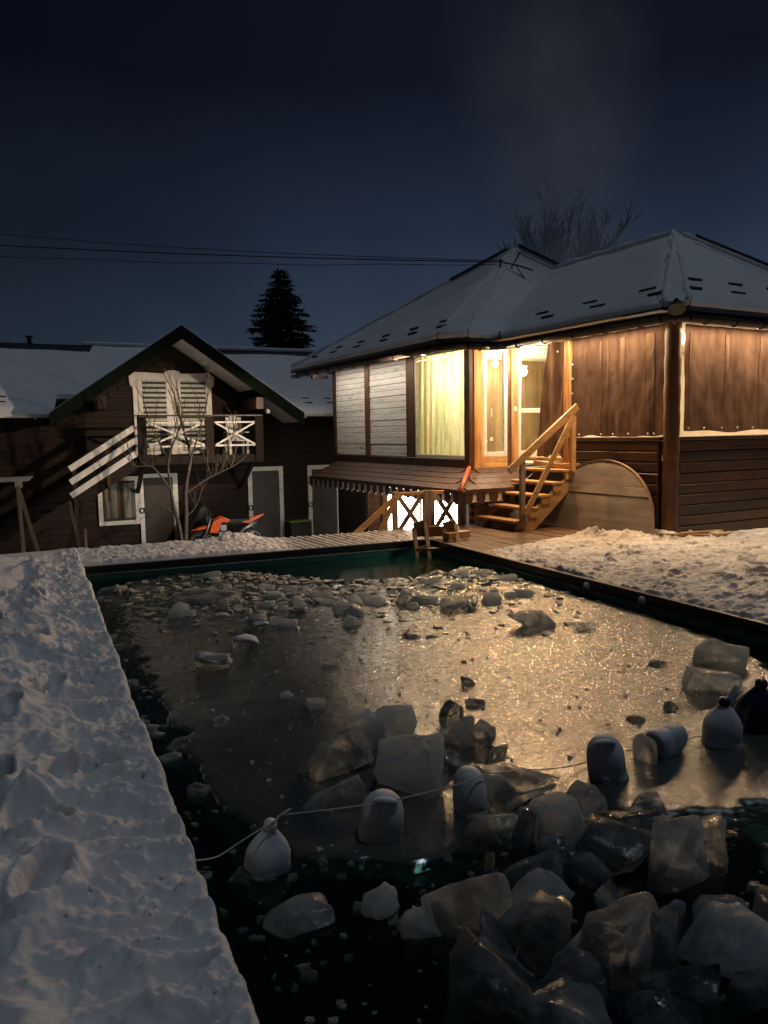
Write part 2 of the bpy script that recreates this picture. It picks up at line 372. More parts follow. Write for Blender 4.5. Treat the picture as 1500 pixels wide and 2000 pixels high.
# ================================================================ ground, deck, pool
WL = -.22                                     # water level
g = MB(); g.box(-300, 300, -150, 600, -1.6, -1.35); struct(g.build('yard_ground', M['soil']))
X0, X1, Y1 = .455, 5.46, 10.31                # pool opening
dk = MB(); dk.box(-7, X0-.03, -4, 11.6, -1.35, -.10); dk.box(X0-.03, 7.05, Y1+.05, 11.6, -1.35, -.065); dk.box(X1+.07, 7.05, -4, Y1+.05, -1.35, -.065)
dk.box(7.05, 15, -4, 11.0, -1.35, -.065)
deck = struct(dk.build('pool_deck', M['deckwood']))
# loose-laid deck planks where the snow has been trodden away
pm = MB(); pm.box(-.056, .056, -.5, .5, -.018, .018); pme = pm.mesh('deck_plank', M['deckwood'], bevel=.004)
k = 0
x = 2.7
while x < 8.75:
    y0, y1 = (Y1+.03, 11.62) if x < X1+.06 else (8.6, 11.62 if x < 7.05 else 10.99)
    o = link('plank', pme, deck); o.location = (x, (y0+y1)/2, -.042+random.uniform(-.004, .004)); o.scale = (1, y1-y0, 1)
    o.rotation_euler = (0, random.uniform(-.02, .02), random.uniform(-.004, .004)); x += .124
pool = thing('swimming_pool', 'long sunken pool with dark rim boards and teal liner full of broken ice', 'pool', (2.95, 4, -1.5))
off = (2.95, 4, -1.5)
for nm, b in (('liner_wall', (X0+.005, X0+.03, -3, Y1+.02, -1.5, -.12)), ('liner_wall', (X1+.03, X1+.06, -3, Y1+.06, -1.5, -.12)), ('liner_wall', (X0+.03, X1+.03, Y1+.03, Y1+.06, -1.5, -.12)), ('liner_wall', (X0+.03, X1+.03, -3, -2.97, -1.5, -.12))):
    q = MB(off); q.box(*b); q.build(nm, M['liner'], pool)
q = MB(off); q.box(X0, X1+.06, -3, Y1+.06, -1.52, -1.5); q.build('pool_floor', spotted('silty_floor', (.012, .018, .015), (.03, .045, .038), 2, .8, .1), pool)
for b in ((X1-.005, X1+.055, -3, Y1, -.115, -.024), (X0-.02, X1+.055, Y1+.002, Y1+.055, -.115, -.024)):
    q = MB(off); q.box(*b); q.build('rim_board', M['dark'], pool, bevel=.006)
frost = spotted('frosted_pipe', (.05, .055, .06), (.22, .23, .25), 30, .6, .3, .004)
q = MB(off); q.tube([(X1, y, -.145+.003*math.sin(y*3)) for y in np.linspace(-2.9, Y1-.05, 30)], .026, 8); q.build('edge_pipe', frost, pool, True)
q = MB(off); q.tube([(x_, Y1-.02, -.142) for x_ in np.linspace(X0+.05, X1-.05, 12)], .014, 8); q.build('edge_pipe', frost, pool, True)
wt = MB(); wt.add([(X0+.03, -2.9, WL), (X1+.03, -2.9, WL), (X1+.03, Y1+.03, WL), (X0+.03, Y1+.03, WL)], [(0, 1, 2, 3)])
struct(wt.build('water', M['water']))

# ================================================================ snow
def pits(X, Y, H, lst):
    for (px, py, an, le, wi, de) in lst:
        c, s = math.cos(an), math.sin(an); u = ((X-px)*c + (Y-py)*s)/le; v = (-(X-px)*s + (Y-py)*c)/wi
        r = np.sqrt(u*u+v*v)
        H = H - de*np.clip(1-r**2.6, 0, 1)**.8 + de*.3*np.exp(-((r-1.25)/.22)**2)
    return H
def edge_x(y): return X0 + .006 + .020*fbm(y*5.0, y*0+3.3, 4, .62)
rg = random.Random(11)
ys = [-1.5]
while ys[-1] < 11.66: ys.append(ys[-1] + (.05 if ys[-1] < .9 else .006+.0016*max(0, ys[-1]-1.0)))
ys = np.array(ys)
us = np.concatenate([np.linspace(-6.6, -1.3, 24)[:-1], np.linspace(-1.3, 0, 150)])
YY, UU = np.meshgrid(ys, us, indexing='ij'); XX = UU + edge_x(YY)
wob = .09*fbm(YY*1.1+2, YY*0, 2)
ez = 1/(1+np.exp(-((UU+.43+wob)/.05)))              # 1 in the trodden strip beside the pool
bil = lambda x, y: np.abs(perlin(x, y))
lumps = .034*bil(XX*6+.4*fbm(XX*4, YY*4, 2), YY*7) + .024*bil(XX*15+5, YY*18) + .012*bil(XX*34, YY*38+2) + .008*fbm(XX*30, YY*30, 3)
ste = .10*ridged(XX*1.1+4, YY*3.4+.5*fbm(XX*3, YY*2), 2)*.6 + .030*fbm(XX*2.2, YY*6.5, 3) + .8*lumps - .03
cru = .013*fbm(XX*13, YY*26, 3) + .006*fbm(XX*45, YY*45, 2)
lum = .11*fbm(XX*2.0+9, YY*1.7, 3) + .075*ridged(XX*3.1, YY*2.7+3, 2)*.6 + lumps*np.clip(.65+1.6*fbm(XX*1.3+3, YY*1.3, 2), .1, 1.2)
H = ez*(ste + cru) + (1-ez)*(lum + .35*cru + .02)
pl = []
for i in range(60):
    y = rg.uniform(1.2, 8.8); pl.append((rg.uniform(-1.2, -.02)+.45*rg.random()*0, y, PI/2+rg.uniform(-.6, .6), rg.uniform(.10, .16), rg.uniform(.045, .07), rg.uniform(.06, .12)))
pl += [(-.05, 2.72, 1.25, .17, .075, .11), (-.12, 3.3, 1.5, .15, .07, .08), (.02, 3.72, 1.3, .13, .07, .07), (-.1, 6.3, 1.4, .2, .1, .1), (-.2, 7.0, 1.2, .18, .09, .09), (.02, 5.1, 1.5, .16, .07, .08)]
for i in range(70): pl.append((rg.uniform(.06, .42), rg.uniform(1.3, 10.3), rg.uniform(-.4, .4), rg.uniform(.05, .13), rg.uniform(.03, .055), rg.uniform(.015, .035)))
H = pits(XX, YY, H, pl)
# untouched drift at the far left
dr = 1/(1+np.exp(-((-XX-.28-.10*(10.6-YY)*.2)/.05)))*1/(1+np.exp(-((YY-8.3+.8*(XX+.4))/.12)))
H = H*(1-dr) + dr*(.07 + .05*np.exp(-((XX+.75)/.35)**2) + .02*fbm(XX*1.5, YY*1.2, 2))
far = 1/(1+np.exp(-((YY-10.95-.25*np.clip(XX+.3, -1, 1))/.04)))*1/(1+np.exp(-((-XX+.25)/.05)))
H = H*(1-far) + far*(.03+.01*fbm(XX, YY, 2))
H = H*1.3 - .002
rim = np.clip((UU+.02)/.02, 0, 1); H = H*(1-.45*rim) - .010*rim**2
# skirt: the snow edge breaks down to the pool rim
cols = [(XX, YY, H)]
for d, zz in ((.006, -.035), (.0, -.075), (-.012, -.125)):
    cols.append((XX[:, -1:]+d+.006*fbm(YY[:, -1:]*22, YY[:, -1:]*0+zz*90, 2), YY[:, -1:], np.minimum(H[:, -1:]-.01, zz+.012*fbm(YY[:, -1:]*14, YY[:, -1:]*0+zz*50, 2))))
XA, YA, HA = (np.concatenate([c[i] for c in cols], 1) for i in range(3))
sn = link('snow_cover', grid_mesh('snow_cover', XA, YA, HA, M['snow'])); struct(sn)

cs = MB(); r = random.Random(77)
for i in range(240):
    y = 1.4*(8.0 ** r.random()); x = .44-abs(r.gauss(0, .22)); q = r.uniform(.003, .009)*(1+.05*y)
    iy = int(np.searchsorted(ys, y)); iu = int(np.argmin(np.abs(XX[iy]-x))); z = float(H[iy, iu])
    cs.add([(x+q*math.cos(a)*e, y+q*math.sin(a)*e, z+q*k) for k, e in ((-.2, 1), (.55, .8)) for a in (0, 1.3, 2.5, 3.8, 5.1)] + [(x, y, z+q*.85)], [(j, (j+1) % 5, 5+(j+1) % 5, 5+j) for j in range(5)] + [(5+j, 5+(j+1) % 5, 10) for j in range(5)])
tag(cs.build('snow_crumbs', M['snow'], None, True), kind='stuff')

# far strip beyond the pool
xs = np.linspace(.36, 5.55, 520); yy = np.linspace(Y1+.035, 11.68, 90)
XX, YY = np.meshgrid(xs, yy)
lump = .030*fbm(XX*5, YY*5, 3) + .016*fbm(XX*17, YY*17, 2)
cover = 1/(1+np.exp((XX-3.15+.35*fbm(YY*3, XX*2, 2))/.16))
strp = .020*np.sin(XX/.124*2*PI + YY*3.0) + .016*fbm(XX*6, YY*9+4, 3)
H = cover*(.035+lump) + (1-cover)*(-.034 + strp*.75)
bank = np.exp(-((XX-2.75)/.5)**2)*np.exp(-((YY-11.45)/.2)**2); H = H + bank*(.09+.05*fbm(XX*6, YY*6, 2))
ed = np.clip((yy[None, :].T-Y1-.035)/.05, 0, 1); H = H*ed + (1-ed)*(-.028)
H[-1, :] = -.2; H[:, -1] = -.12
struct(link('snow_cover', grid_mesh('snow_far', XX, YY, H, M['snow'])))

# right of the pool, trodden and lumpy, thinning to wet boards by the steps
xs = np.concatenate([np.linspace(X1+.05, 9.6, 420), np.linspace(9.7, 15, 30)]); yy = np.concatenate([np.linspace(-3, 2.4, 30)[:-1], np.linspace(2.4, 11.6, 560)])
XX, YY = np.meshgrid(xs, yy)
H = .05*fbm(XX*1.9+3, YY*1.9, 3) + .035*ridged(XX*3.0+1, YY*3.4, 2)*.6 + .010*fbm(XX*14, YY*14, 3) + .05*bil(XX*5, YY*6.5)+.028*bil(XX*12+3, YY*15)+.012*bil(XX*28, YY*30) - .045
H = H + .02*np.clip((XX-X1)/.5, 0, 1)
pl = [(rg.uniform(5.6, 9.2), rg.uniform(3.2, 9.6), rg.uniform(0, PI), rg.uniform(.09, .17), rg.uniform(.05, .08), rg.uniform(.03, .075)) for i in range(90)]
H = pits(XX, YY, H, pl)
rg_ = np.exp(-((YY-(8.75-.6*(XX-8.2)))/.24)**2)*1/(1+np.exp(-(XX-7.1)/.15)); H = H + rg_*(.07+.05*fbm(XX*5, YY*5, 3))
# worn edge: a line from the pool corner to the board and along the wall
wear = (YY - (8.75 + .30*np.clip(XX-5.5, 0, 2.2) - .75*np.clip(XX-7.7, 0, 2) + .16*fbm(XX*3, YY*2, 3)))
thin = np.clip(.5+wear*3.0, 0, 1)
H = H*(1-thin) + thin*(-.052 + .026*fbm(XX*6+2, YY*4, 4) + .012*np.sin(XX/.124*2*PI))
H = np.where(YY > 11.0, np.where(XX > 6.95, -.3, H), H)
edw = np.clip((XX-X1-.05-.03*bil(YY*5, XX*0))/.025, 0, 1); H = H*edw + (1-edw)*(-.03)
struct(link('snow_cover', grid_mesh('snow_right', XX, YY, H, M['trodden_snow'])))

# ================================================================ ice
POLY = [(1.0, 9.95), (1.4, 10.1), (2.12, 10.16), (2.55, 9.95), (2.8, 9.2), (3.5, 8.6), (4.64, 8.44), (5.2, 8.9), (5.36, 8.5), (5.43, 7.0), (5.429, 5.518), (5.3, 4.591), (5.042, 3.95), (4.6, 3.3), (4.2, 2.6), (3.4, 2.3), (3.104, 2.403), (2.595, 2.547), (2.415, 2.69), (2.167, 2.759), (1.766, 2.755), (1.462, 2.678), (1.189, 2.813), (.875, 2.967), (.77, 3.248), (.69, 3.727), (.674, 4.608), (.68, 5.802), (.669, 7.514), (.72, 8.6)]
xs = np.arange(.5, 5.5, .021); yy = np.arange(2.0, 10.3, .021)
XX, YY = np.meshgrid(xs, yy)
dist = np.full(XX.shape, 1e9); ins = np.zeros(XX.shape, bool)
for (xa, ya), (xb, yb) in zip(POLY, POLY[1:]+POLY[:1]):
    dx, dy = xb-xa, yb-ya; t = np.clip(((XX-xa)*dx+(YY-ya)*dy)/(dx*dx+dy*dy), 0, 1)
    dist = np.minimum(dist, np.hypot(XX-xa-t*dx, YY-ya-t*dy))
    cr = ((ya > YY) != (yb > YY)) & (XX < (xb-xa)*(YY-ya)/(yb-ya+1e-12)+xa); ins ^= cr
sd = np.where(ins, dist, -dist) + .10*fbm(XX*4, YY*4, 4)
st = np.clip(sd/.05, 0, 1); st = st*st*(3-2*st)
fro = np.clip((XX+.55*YY-3.3)/1.7, .15, 1)
Z = WL - .03 + .044*st + st*(.004*fbm(XX*3, YY*3, 3) + fro*.0028*fbm(XX*17, YY*17, 3))
far_ = np.clip((YY-6.4)/2.2, 0, 1); Z = Z + st*far_*(.040*np.clip(fbm(XX*5, YY*6, 3)+.15, 0, 1) + .016*np.clip(fbm(XX*13, YY*14, 2), 0, 1))
me = grid_mesh('ice_sheet', XX, YY, Z, M['ice_sheet'])
bm = bmesh.new(); bm.from_mesh(me); bm.verts.ensure_lookup_table(); sdf = sd.ravel()
bmesh.ops.delete(bm, geom=[v for v in bm.verts if sdf[v.index] < -.08], context='VERTS'); bm.to_mesh(me); bm.free()
tag(link('ice_sheet', me), 'wide frosted sheet of grey ice covering most of the pool water', 'ice sheet')

def chunk_mesh(w, d, h, kind, seed, mat):
    r = random.Random(seed); bm = bmesh.new()
    n = {'block': 13, 'plate': 9, 'fin': 8, 'dome': 22}[kind]
    for i in range(n):
        if kind == 'dome':
            t = r.uniform(0, 2*PI); p = r.uniform(-.3, 1); q = math.sqrt(max(0, 1-p*p)); v = (q*math.cos(t), q*math.sin(t), p)
        elif kind == 'block':
            t = [r.uniform(-1, 1) for _ in range(3)]; j = r.randrange(3); t[j] = math.copysign(1, t[j]); k_ = r.randrange(3); t[k_] = math.copysign(r.uniform(.75, 1), t[k_]); v = t
        elif kind == 'plate':
            t = 2*PI*i/n + r.uniform(-.3, .3); q = r.uniform(.7, 1.05); v = (q*math.cos(t), q*math.sin(t), r.uniform(-.3, .3))
        else:
            t = 2*PI*i/n + r.uniform(-.35, .35); q = r.uniform(.65, 1.1); v = (q*math.cos(t), 0, q*math.sin(t))
        if kind == 'plate':
            for s_ in (-1, 1): bm.verts.new((v[0]*r.uniform(.85, 1), v[1]*r.uniform(.85, 1), v[2]+s_))
        elif kind == 'fin':
            for s_ in (-1, 1): bm.verts.new((v[0]*r.uniform(.86, 1), s_*r.uniform(.6, 1), v[2]*r.uniform(.86, 1)))
        else: bm.verts.new(v)
    res = bmesh.ops.convex_hull(bm, input=list(bm.verts))
    bmesh.ops.delete(bm, geom=[e for e in res['geom_interior'] if isinstance(e, bmesh.types.BMVert)] , context='VERTS')
    loose = [v for v in bm.verts if not v.link_faces]; bmesh.ops.delete(bm, geom=loose, context='VERTS')
    bmesh.ops.scale(bm, vec=(w/2, d/2, h/2), verts=bm.verts)
    bmesh.ops.dissolve_limit(bm, angle_limit=.12, verts=bm.verts, edges=bm.edges)
    s = min(w, d, h)
    bmesh.ops.bevel(bm, geom=list(bm.edges), offset=s*.045, segments=2, affect='EDGES', profile=.5, clamp_overlap=True)
    bmesh.ops.triangulate(bm, faces=bm.faces)
    for it in range(2):
        ed = [e for e in bm.edges if e.calc_length() > max(w, d, h)*(.16 if it == 0 else .09)]
        if ed: bmesh.ops.subdivide_edges(bm, edges=ed, cuts=1, use_grid_fill=True)
        bmesh.ops.triangulate(bm, faces=bm.faces)
    o_ = Vector((seed*1.7, seed*.3, 0)); q = 2.2/max(w, d, h)
    bm.normal_update()
    for v in bm.verts:
        p = v.co*q + o_
        v.co += v.normal*(mnoise.fractal(p, 1, 2, 3)*.075*s + mnoise.fractal(p*3.1, 1, 2, 2)*.02*s) + mnoise.noise_vector(p*.8)*.09*s
    for e in bm.edges:
        if len(e.link_faces) == 2 and e.calc_face_angle(0) > .62: e.smooth = False
    me = bpy.data.meshes.new('ice_chunk'); bm.to_mesh(me); bm.free()
    me.polygons.foreach_set('use_smooth', [True]*len(me.polygons)); me.materials.append(mat); return me

# x, y (on the water), width, depth, height, kind, yaw, tilt, lift, material, label
IC = [
 (1.39, 3.72, .32, .20, .26, 'block', .5, .35, .10, 'ice', 'leftmost ice lump of the heap in mid pool, leaning right with pale streaks'),
 (1.66, 3.90, .24, .10, .30, 'fin', -.3, .2, .13, 'ice_milk', 'arched milky ice slab standing up behind the mid pool heap'),
 (1.85, 3.93, .30, .08, .26, 'fin', .2, -.25, .14, 'ice_milk', 'peaked ice sheet with notched top at the back of the heap'),
 (1.68, 3.42, .33, .26, .30, 'block', -.4, -.35, .10, 'ice_milk', 'biggest smooth milky ice block at the front of the mid pool heap'),
 (2.33, 4.10, .17, .08, .18, 'fin', .6, .4, .05, 'ice_clear', 'dark pointed ice shard rising at the back right of the heap'),
 (2.12, 3.72, .20, .16, .21, 'block', .1, .05, .09, 'ice', 'grey squarish ice cube at the right of the mid pool heap'),
 (2.28, 3.66, .14, .12, .14, 'block', .7, 0, .06, 'ice', 'small ice cube touching the squarish grey one in the heap'),
 (1.95, 3.46, .26, .17, .19, 'block', -.6, .3, .06, 'ice_clear', 'cracked clear ice lump with bright edge right of the biggest block'),
 (2.20, 3.39, .13, .10, .16, 'block', .2, .1, .05, 'ice', 'small upright ice cube at the right foot of the heap'),
 (1.27, 3.36, .36, .13, .15, 'fin', -.05, -.45, .05, 'ice', 'flat winged ice slab lying in front of the heap beside a jug'),
 (2.08, 3.00, .36, .24, .20, 'block', .3, .1, .05, 'ice', 'broad flat-topped ice slab behind the third jug'),
 (1.73, 2.72, .29, .10, .20, 'fin', -.2, -.5, .07, 'ice', 'fan shaped ice slab below the third jug with glittering top edge'),
 (2.00, 2.58, .30, .16, .25, 'fin', .15, -.35, .13, 'ice_milk', 'heart shaped pale ice slab pointing down among the near chunks'),
 (1.86, 2.62, .20, .08, .27, 'fin', .9, .3, .09, 'ice', 'slanting ice pane leaning against the heart shaped slab'),
 (2.25, 2.72, .25, .16, .22, 'dome', .4, .1, .08, 'ice', 'rounded clear ice lump behind the heart shaped slab'),
 (2.10, 2.37, .30, .22, .22, 'block', -.5, .3, .06, 'ice_clear', 'dark glassy ice mass between the heart shaped slab and tall block'),
 (2.36, 2.50, .26, .2, .2, 'block', .2, .2, .04, 'ice_clear', 'dark sunken ice block behind the tall upright one'),
 (2.19, 2.09, .21, .18, .38, 'block', .3, .12, .14, 'ice', 'tall upright ice block, the tallest of the near chunks'),
 (2.45, 2.19, .15, .13, .22, 'block', -.3, -.1, .10, 'ice', 'round-edged ice lump pressed to the right of the tall block'),
 (1.90, 2.14, .15, .10, .09, 'block', .5, .1, .03, 'ice', 'small gold-lit ice nugget in front of the tall block'),
 (1.575, 2.475, .035, .035, .15, 'block', 0, .05, .07, 'ice_clear', 'thin upright ice stick glinting between near slabs'),
 (.815, 2.60, .28, .20, .13, 'dome', .2, 0, .01, 'ice', 'low rounded frosty ice lump on dark water by the first jug'),
 (1.10, 2.49, .15, .12, .14, 'dome', .6, 0, .05, 'ice_milk', 'small smooth pale ice knob alone on the dark water'),
 (1.24, 2.35, .23, .13, .13, 'block', .1, .15, .03, 'ice_milk', 'pinkish flat ice slab joined to the frosty plate'),
 (1.37, 2.22, .35, .10, .25, 'plate', -.3, -.7, .04, 'ice', 'leaf shaped frosty ice plate tilted up from the water'),
 (1.52, 2.06, .22, .19, .24, 'block', .5, .2, .07, 'ice', 'clear ice cube beside the frosty leaf shaped plate'),
 (1.22, 1.87, .32, .24, .30, 'block', -.2, .15, .04, 'ice_clear', 'largest dark glassy ice block at the bottom edge'),
 (1.50, 1.83, .28, .12, .20, 'fin', .5, -.4, .05, 'ice', 'wedge shaped ice slab pointing down beside the dark glassy block'),
 (1.71, 1.84, .20, .18, .28, 'block', .8, -.2, .09, 'ice', 'pyramid shaped ice lump with rounded knob on top'),
 (1.83, 1.82, .13, .12, .22, 'block', .2, .25, .07, 'ice', 'golden glinting ice piece at the right side of the pyramid'),
 (2.02, 1.70, .27, .22, .22, 'block', .25, .05, .07, 'ice_milk', 'wide milky ice block with sharp flat top at the lower right edge'),
 (1.79, 1.69, .22, .18, .18, 'block', -.4, .3, .02, 'ice_clear', 'low dark ice lump below the pyramid shaped one'),
 (2.03, 1.56, .2, .18, .16, 'block', .7, .1, .0, 'ice_clear', 'dark ice lump sunk below the wide milky block'),
 (1.75, 2.37, .30, .17, .12, 'plate', .3, -.2, .03, 'ice', 'sparkling frosted ice plate behind the gold-lit nugget'),
 (1.95, 2.30, .20, .10, .2, 'fin', -.8, .3, .05, 'ice_clear', 'thin clear ice pane standing behind the gold-lit nugget'),
 (4.74, 4.15, .34, .18, .24, 'block', -.4, .05, .08, 'ice', 'boxy clear ice block against the right pool wall'),
 (4.16, 3.70, .33, .16, .22, 'block', -.2, .1, .07, 'ice', 'squarish ice block in front of the boxy one at right'),
 (4.20, 3.47, .46, .24, .13, 'block', -.1, .05, .03, 'ice', 'long low ice slab behind the lying jug at right'),
 (1.60, 8.3, .86, .45, .12, 'plate', .1, .12, .04, 'ice', 'big flat ice plate at the far left of the pool'),
 (1.25, 7.75, .24, .07, .26, 'fin', .2, -.1, .06, 'ice_milk', 'small pale curved ice shard stuck upright at far left'),
 (4.09, 5.75, .40, .2, .22, 'block', .15, .1, .05, 'ice', 'round-bottomed ice slab at right of the far rubble'),
 (4.42, 5.48, .38, .25, .17, 'block', -.4, .2, .03, 'ice', 'rough ice slab nearest the right wall in the far rubble'),
 (4.33, 5.95, .16, .14, .12, 'block', .4, .1, .04, 'ice_clear', 'dark ice lump between two slabs in the far rubble'),
 (3.91, 6.64, .48, .2, .16, 'block', .2, .2, .04, 'ice', 'broken ice slab in the middle of the far rubble'),
 (2.66, 6.6, .18, .1, .15, 'fin', .4, .2, .05, 'ice_milk', 'little upright pale ice shard below the grey lump'),
 (3.58, 7.2, .40, .2, .15, 'plate', .5, .5, .05, 'ice', 'tilted ice plate in the far rubble near the ladder'),
 (2.37, 7.33, .10, .09, .25, 'block', .1, -.3, .08, 'ice_milk', 'stubby ice post leaning left in the far ice'),
 (2.83, 6.95, .21, .16, .17, 'dome', .3, 0, .05, 'ice', 'dark grey rounded ice lump in the far ice'),
 (1.61, 4.65, .11, .10, .08, 'block', .1, .05, .03, 'ice_milk', 'small pale ice cube on the smooth ice, nearest the heap'),
 (2.03, 5.50, .10, .08, .07, 'block', .2, 0, .03, 'ice_milk', 'small pale ice cube alone in the middle of the ice'),
 (1.50, 4.96, .10, .06, .07, 'fin', .4, .4, .02, 'ice_milk', 'small triangular ice splinter on the smooth ice'),
 (.98, 4.70, .11, .08, .07, 'dome', .2, 0, .02, 'ice', 'small grey pebble of ice near the left pool edge'),
 (4.28, 4.32, .15, .12, .07, 'dome', 0, 0, .02, 'ice_clear', 'dark ice pebble on the glowing ice farthest right'),
 (3.34, 3.54, .13, .10, .06, 'dome', .3, 0, .02, 'ice_clear', 'dark ice pebble in a hollow behind the fourth jug'),
 (3.68, 3.58, .12, .08, .08, 'fin', .6, .6, .02, 'ice_clear', 'dark broken ice bit behind the lying jug'),
 (2.73, 4.57, .15, .10, .07, 'fin', .2, .9, .02, 'ice_clear', 'dark ice flake on the yellow reflection, upper of two'),
 (2.59, 4.24, .14, .10, .07, 'dome', .1, 0, .02, 'ice', 'pale rimmed ice flake on the yellow reflection, lower of two'),
 (2.96, 5.94, .18, .10, .06, 'dome', 0, 0, .01, 'ice_clear', 'flat dark ice patch left of its twin in the middle ice'),
 (3.13, 5.85, .14, .08, .05, 'dome', .2, 0, .01, 'ice_clear', 'flat dark ice patch right of its twin in the middle ice'),
 (2.62, 2.98, .12, .10, .05, 'block', .3, .1, .03, 'ice_milk', 'flat bright ice bit by the foot of the fourth jug'),
 (1.98, 2.80, .24, .18, .18, 'block', .9, .2, .04, 'ice_milk', 'milky ice lump wedged behind the fan shaped slab'),
 (2.40, 2.36, .22, .16, .20, 'dome', -.4, .1, .06, 'ice', 'rounded ice lump behind the shoulder of the tall block'),
 (1.62, 2.24, .26, .16, .18, 'block', .6, .3, .03, 'ice_milk', 'pale ice lump filling the gap above the clear cube'),
 (1.36, 2.00, .26, .18, .22, 'block', 1.1, -.2, .04, 'ice', 'grey ice lump between the leaf plate and the dark glassy block'),
 (1.60, 1.92, .22, .16, .22, 'dome', .3, .2, .04, 'ice_milk', 'smooth pale dome of ice behind the wedge slab'),
 (1.90, 1.96, .24, .18, .20, 'block', -.7, .3, .04, 'ice', 'grey ice block behind the golden glinting piece'),
 (2.16, 1.86, .24, .2, .2, 'dome', .5, .1, .03, 'ice', 'rounded grey ice lump behind the wide milky block'),
 (2.30, 1.76, .22, .2, .2, 'block', .2, .1, .03, 'ice_clear', 'dark ice block at the right edge behind the wide milky block'),
 (1.42, 1.70, .24, .2, .18, 'block', .5, .2, .02, 'ice', 'grey ice block at the very bottom between dark ones'),
 (1.66, 1.62, .22, .18, .16, 'dome', .1, .1, .02, 'ice_clear', 'dark ice dome at the very bottom under the pyramid'),
 (1.88, 2.45, .2, .14, .18, 'fin', .4, .5, .05, 'ice', 'tilted ice pane below the point of the heart shaped slab'),
 (2.55, 2.60, .2, .16, .16, 'dome', .4, 0, .03, 'ice_clear', 'dark rounded ice lump farthest right of the near chunks'),
]
for i, (x, y, w, d, h, kd, yw, tl, lf, mt, lab) in enumerate(IC):
    o = link('ice_chunk', chunk_mesh(w*1.12, d*1.12, h*1.08, kd, 31+i*7, M[mt])); o.location = (x, y, WL+lf*.8)
    o.rotation_euler = (tl*.7, tl*.5, yw-YAW*.6); tag(o, lab, 'ice chunk', 'ice chunks floating in the pool')
    if w > .13:
        r = random.Random(900+i); m = MB()
        for q in range(3):
            rot = Matrix.Rotation(r.uniform(0, 3.1), 3, 'Z') @ Matrix.Rotation(r.uniform(.3, 1.5), 3, 'X'); c = Vector((r.uniform(-.2, .2)*w, r.uniform(-.2, .2)*d, r.uniform(-.2, .2)*h)); k = 7
            m.add([c]+[c + rot @ Vector((w*.30*r.uniform(.6, 1)*math.cos(6.283*j/k), min(w, h)*.28*r.uniform(.6, 1)*math.sin(6.283*j/k), .02*w*math.sin(j*2))) for j in range(k)], [(0, j+1, (j+1) % k+1) for j in range(k)])
        m.build('fracture', M['veil'], o)
# rounded ice blocks still wearing a cap of snow
for i, (x, y, w, d, h, yw, lab) in enumerate([(1.78, 6.86, .28, .20, .22, .2, 'snow capped ice block, farthest of the row of three'), (1.545, 6.3, .22, .18, .19, -.1, 'snow capped ice block, middle of the row of three'),
        (1.175, 5.86, .28, .17, .19, -.35, 'snow capped ice block, nearest of the row of three'), (1.93, 9.6, .30, .16, .13, .1, 'long snow covered lump of ice by the far pool wall')]):
    t = thing('ice_block', lab, 'ice block', (x, y, WL), yw, 'snow capped ice blocks')
    o = link('ice_body', chunk_mesh(w*.95, d*.95, h, 'block', 500+i, M['ice']), t); o.location.z = .04
    o = link('snow_cap', chunk_mesh(w*1.05, d*1.05, h*.62, 'dome', 520+i, M['snow']), t); o.location = (.01, 0, .075 if i < 3 else .03); o.rotation_euler = (0, .18, 0)

def rubble(name, spots, mat, label_kind='stuff'):
    m = MB()
    for (x, y, z, s, fl, r) in spots:
        n = r.choice((4, 5, 5, 6)); rot = Matrix.Rotation(r.uniform(-fl, fl), 3, 'X') @ Matrix.Rotation(r.uniform(-fl, fl), 3, 'Y') @ Matrix.Rotation(r.uniform(0, 6.3), 3, 'Z')
        th = s*r.uniform(.25, .75); top = []; bot = []
        for k_ in range(n):
            a = 2*PI*k_/n + r.uniform(-.35, .35); q = s*r.uniform(.55, 1.1)
            top.append(rot @ Vector((q*math.cos(a), q*math.sin(a)*.7, th/2)) + Vector((x, y, z))); bot.append(rot @ Vector((q*1.12*math.cos(a), q*.8*math.sin(a), -th/2)) + Vector((x, y, z)))
        m.add(top+bot, [tuple(range(n)), tuple(range(2*n-1, n-1, -1))] + [(i, n+i, n+(i+1) % n, (i+1) % n) for i in range(n)])
    return tag(m.build(name, mat), kind='stuff')
r = random.Random(5); sp = []
while len(sp) < 2300:
    x, y = r.uniform(.8, 5.38), r.uniform(5.0, 9.9)
    lim = 9.95 if x < 2.5 else 9.95-(x-2.5)*1.5 if x < 3.4 else 8.55
    if y > lim-.05: continue
    dens = min(1, max(.03, (y-5.6-(.9 if x < 2.0 else 0))/2.2)) * (.45 if x < 1.3 else 1)
    if r.random() > dens: continue
    s = r.choice((.010, .013, .016, .02, .025, .032, .045, .07)) * (1.2 if y > 7.5 else .7)
    sp.append((x, y, WL+.012+s*.06, s, .2 if r.random() < .75 else .5, r))
rubble('ice_rubble', sp, M['slush'])
slabs = [chunk_mesh(w, w*.7, .055, 'plate', 700+j, M['ice_milk']) for j, w in enumerate((.18, .22, .26, .30, .36, .42))]
for m_ in slabs: m_.name = 'ice_floe'
for i in range(34):
    while True:
        x, y = r.uniform(1.0, 5.2), r.uniform(6.6, 9.7)
        if y < (9.7 if x < 2.4 else 9.7-(x-2.4)*1.5 if x < 3.3 else 8.3) and (x > 1.7 or y > 7.6): break
    o = link('ice_floe', slabs[i % 6]); o.location = (x, y, WL+.022+.02*r.random()); o.rotation_euler = (r.uniform(-.22, .22), r.uniform(-.22, .22), r.uniform(0, 6.28))
    tag(o, 'pale flat ice floe half sunk in the slush at the far end of the pool', 'ice floe', 'flat ice floes in the far slush')
sp = []
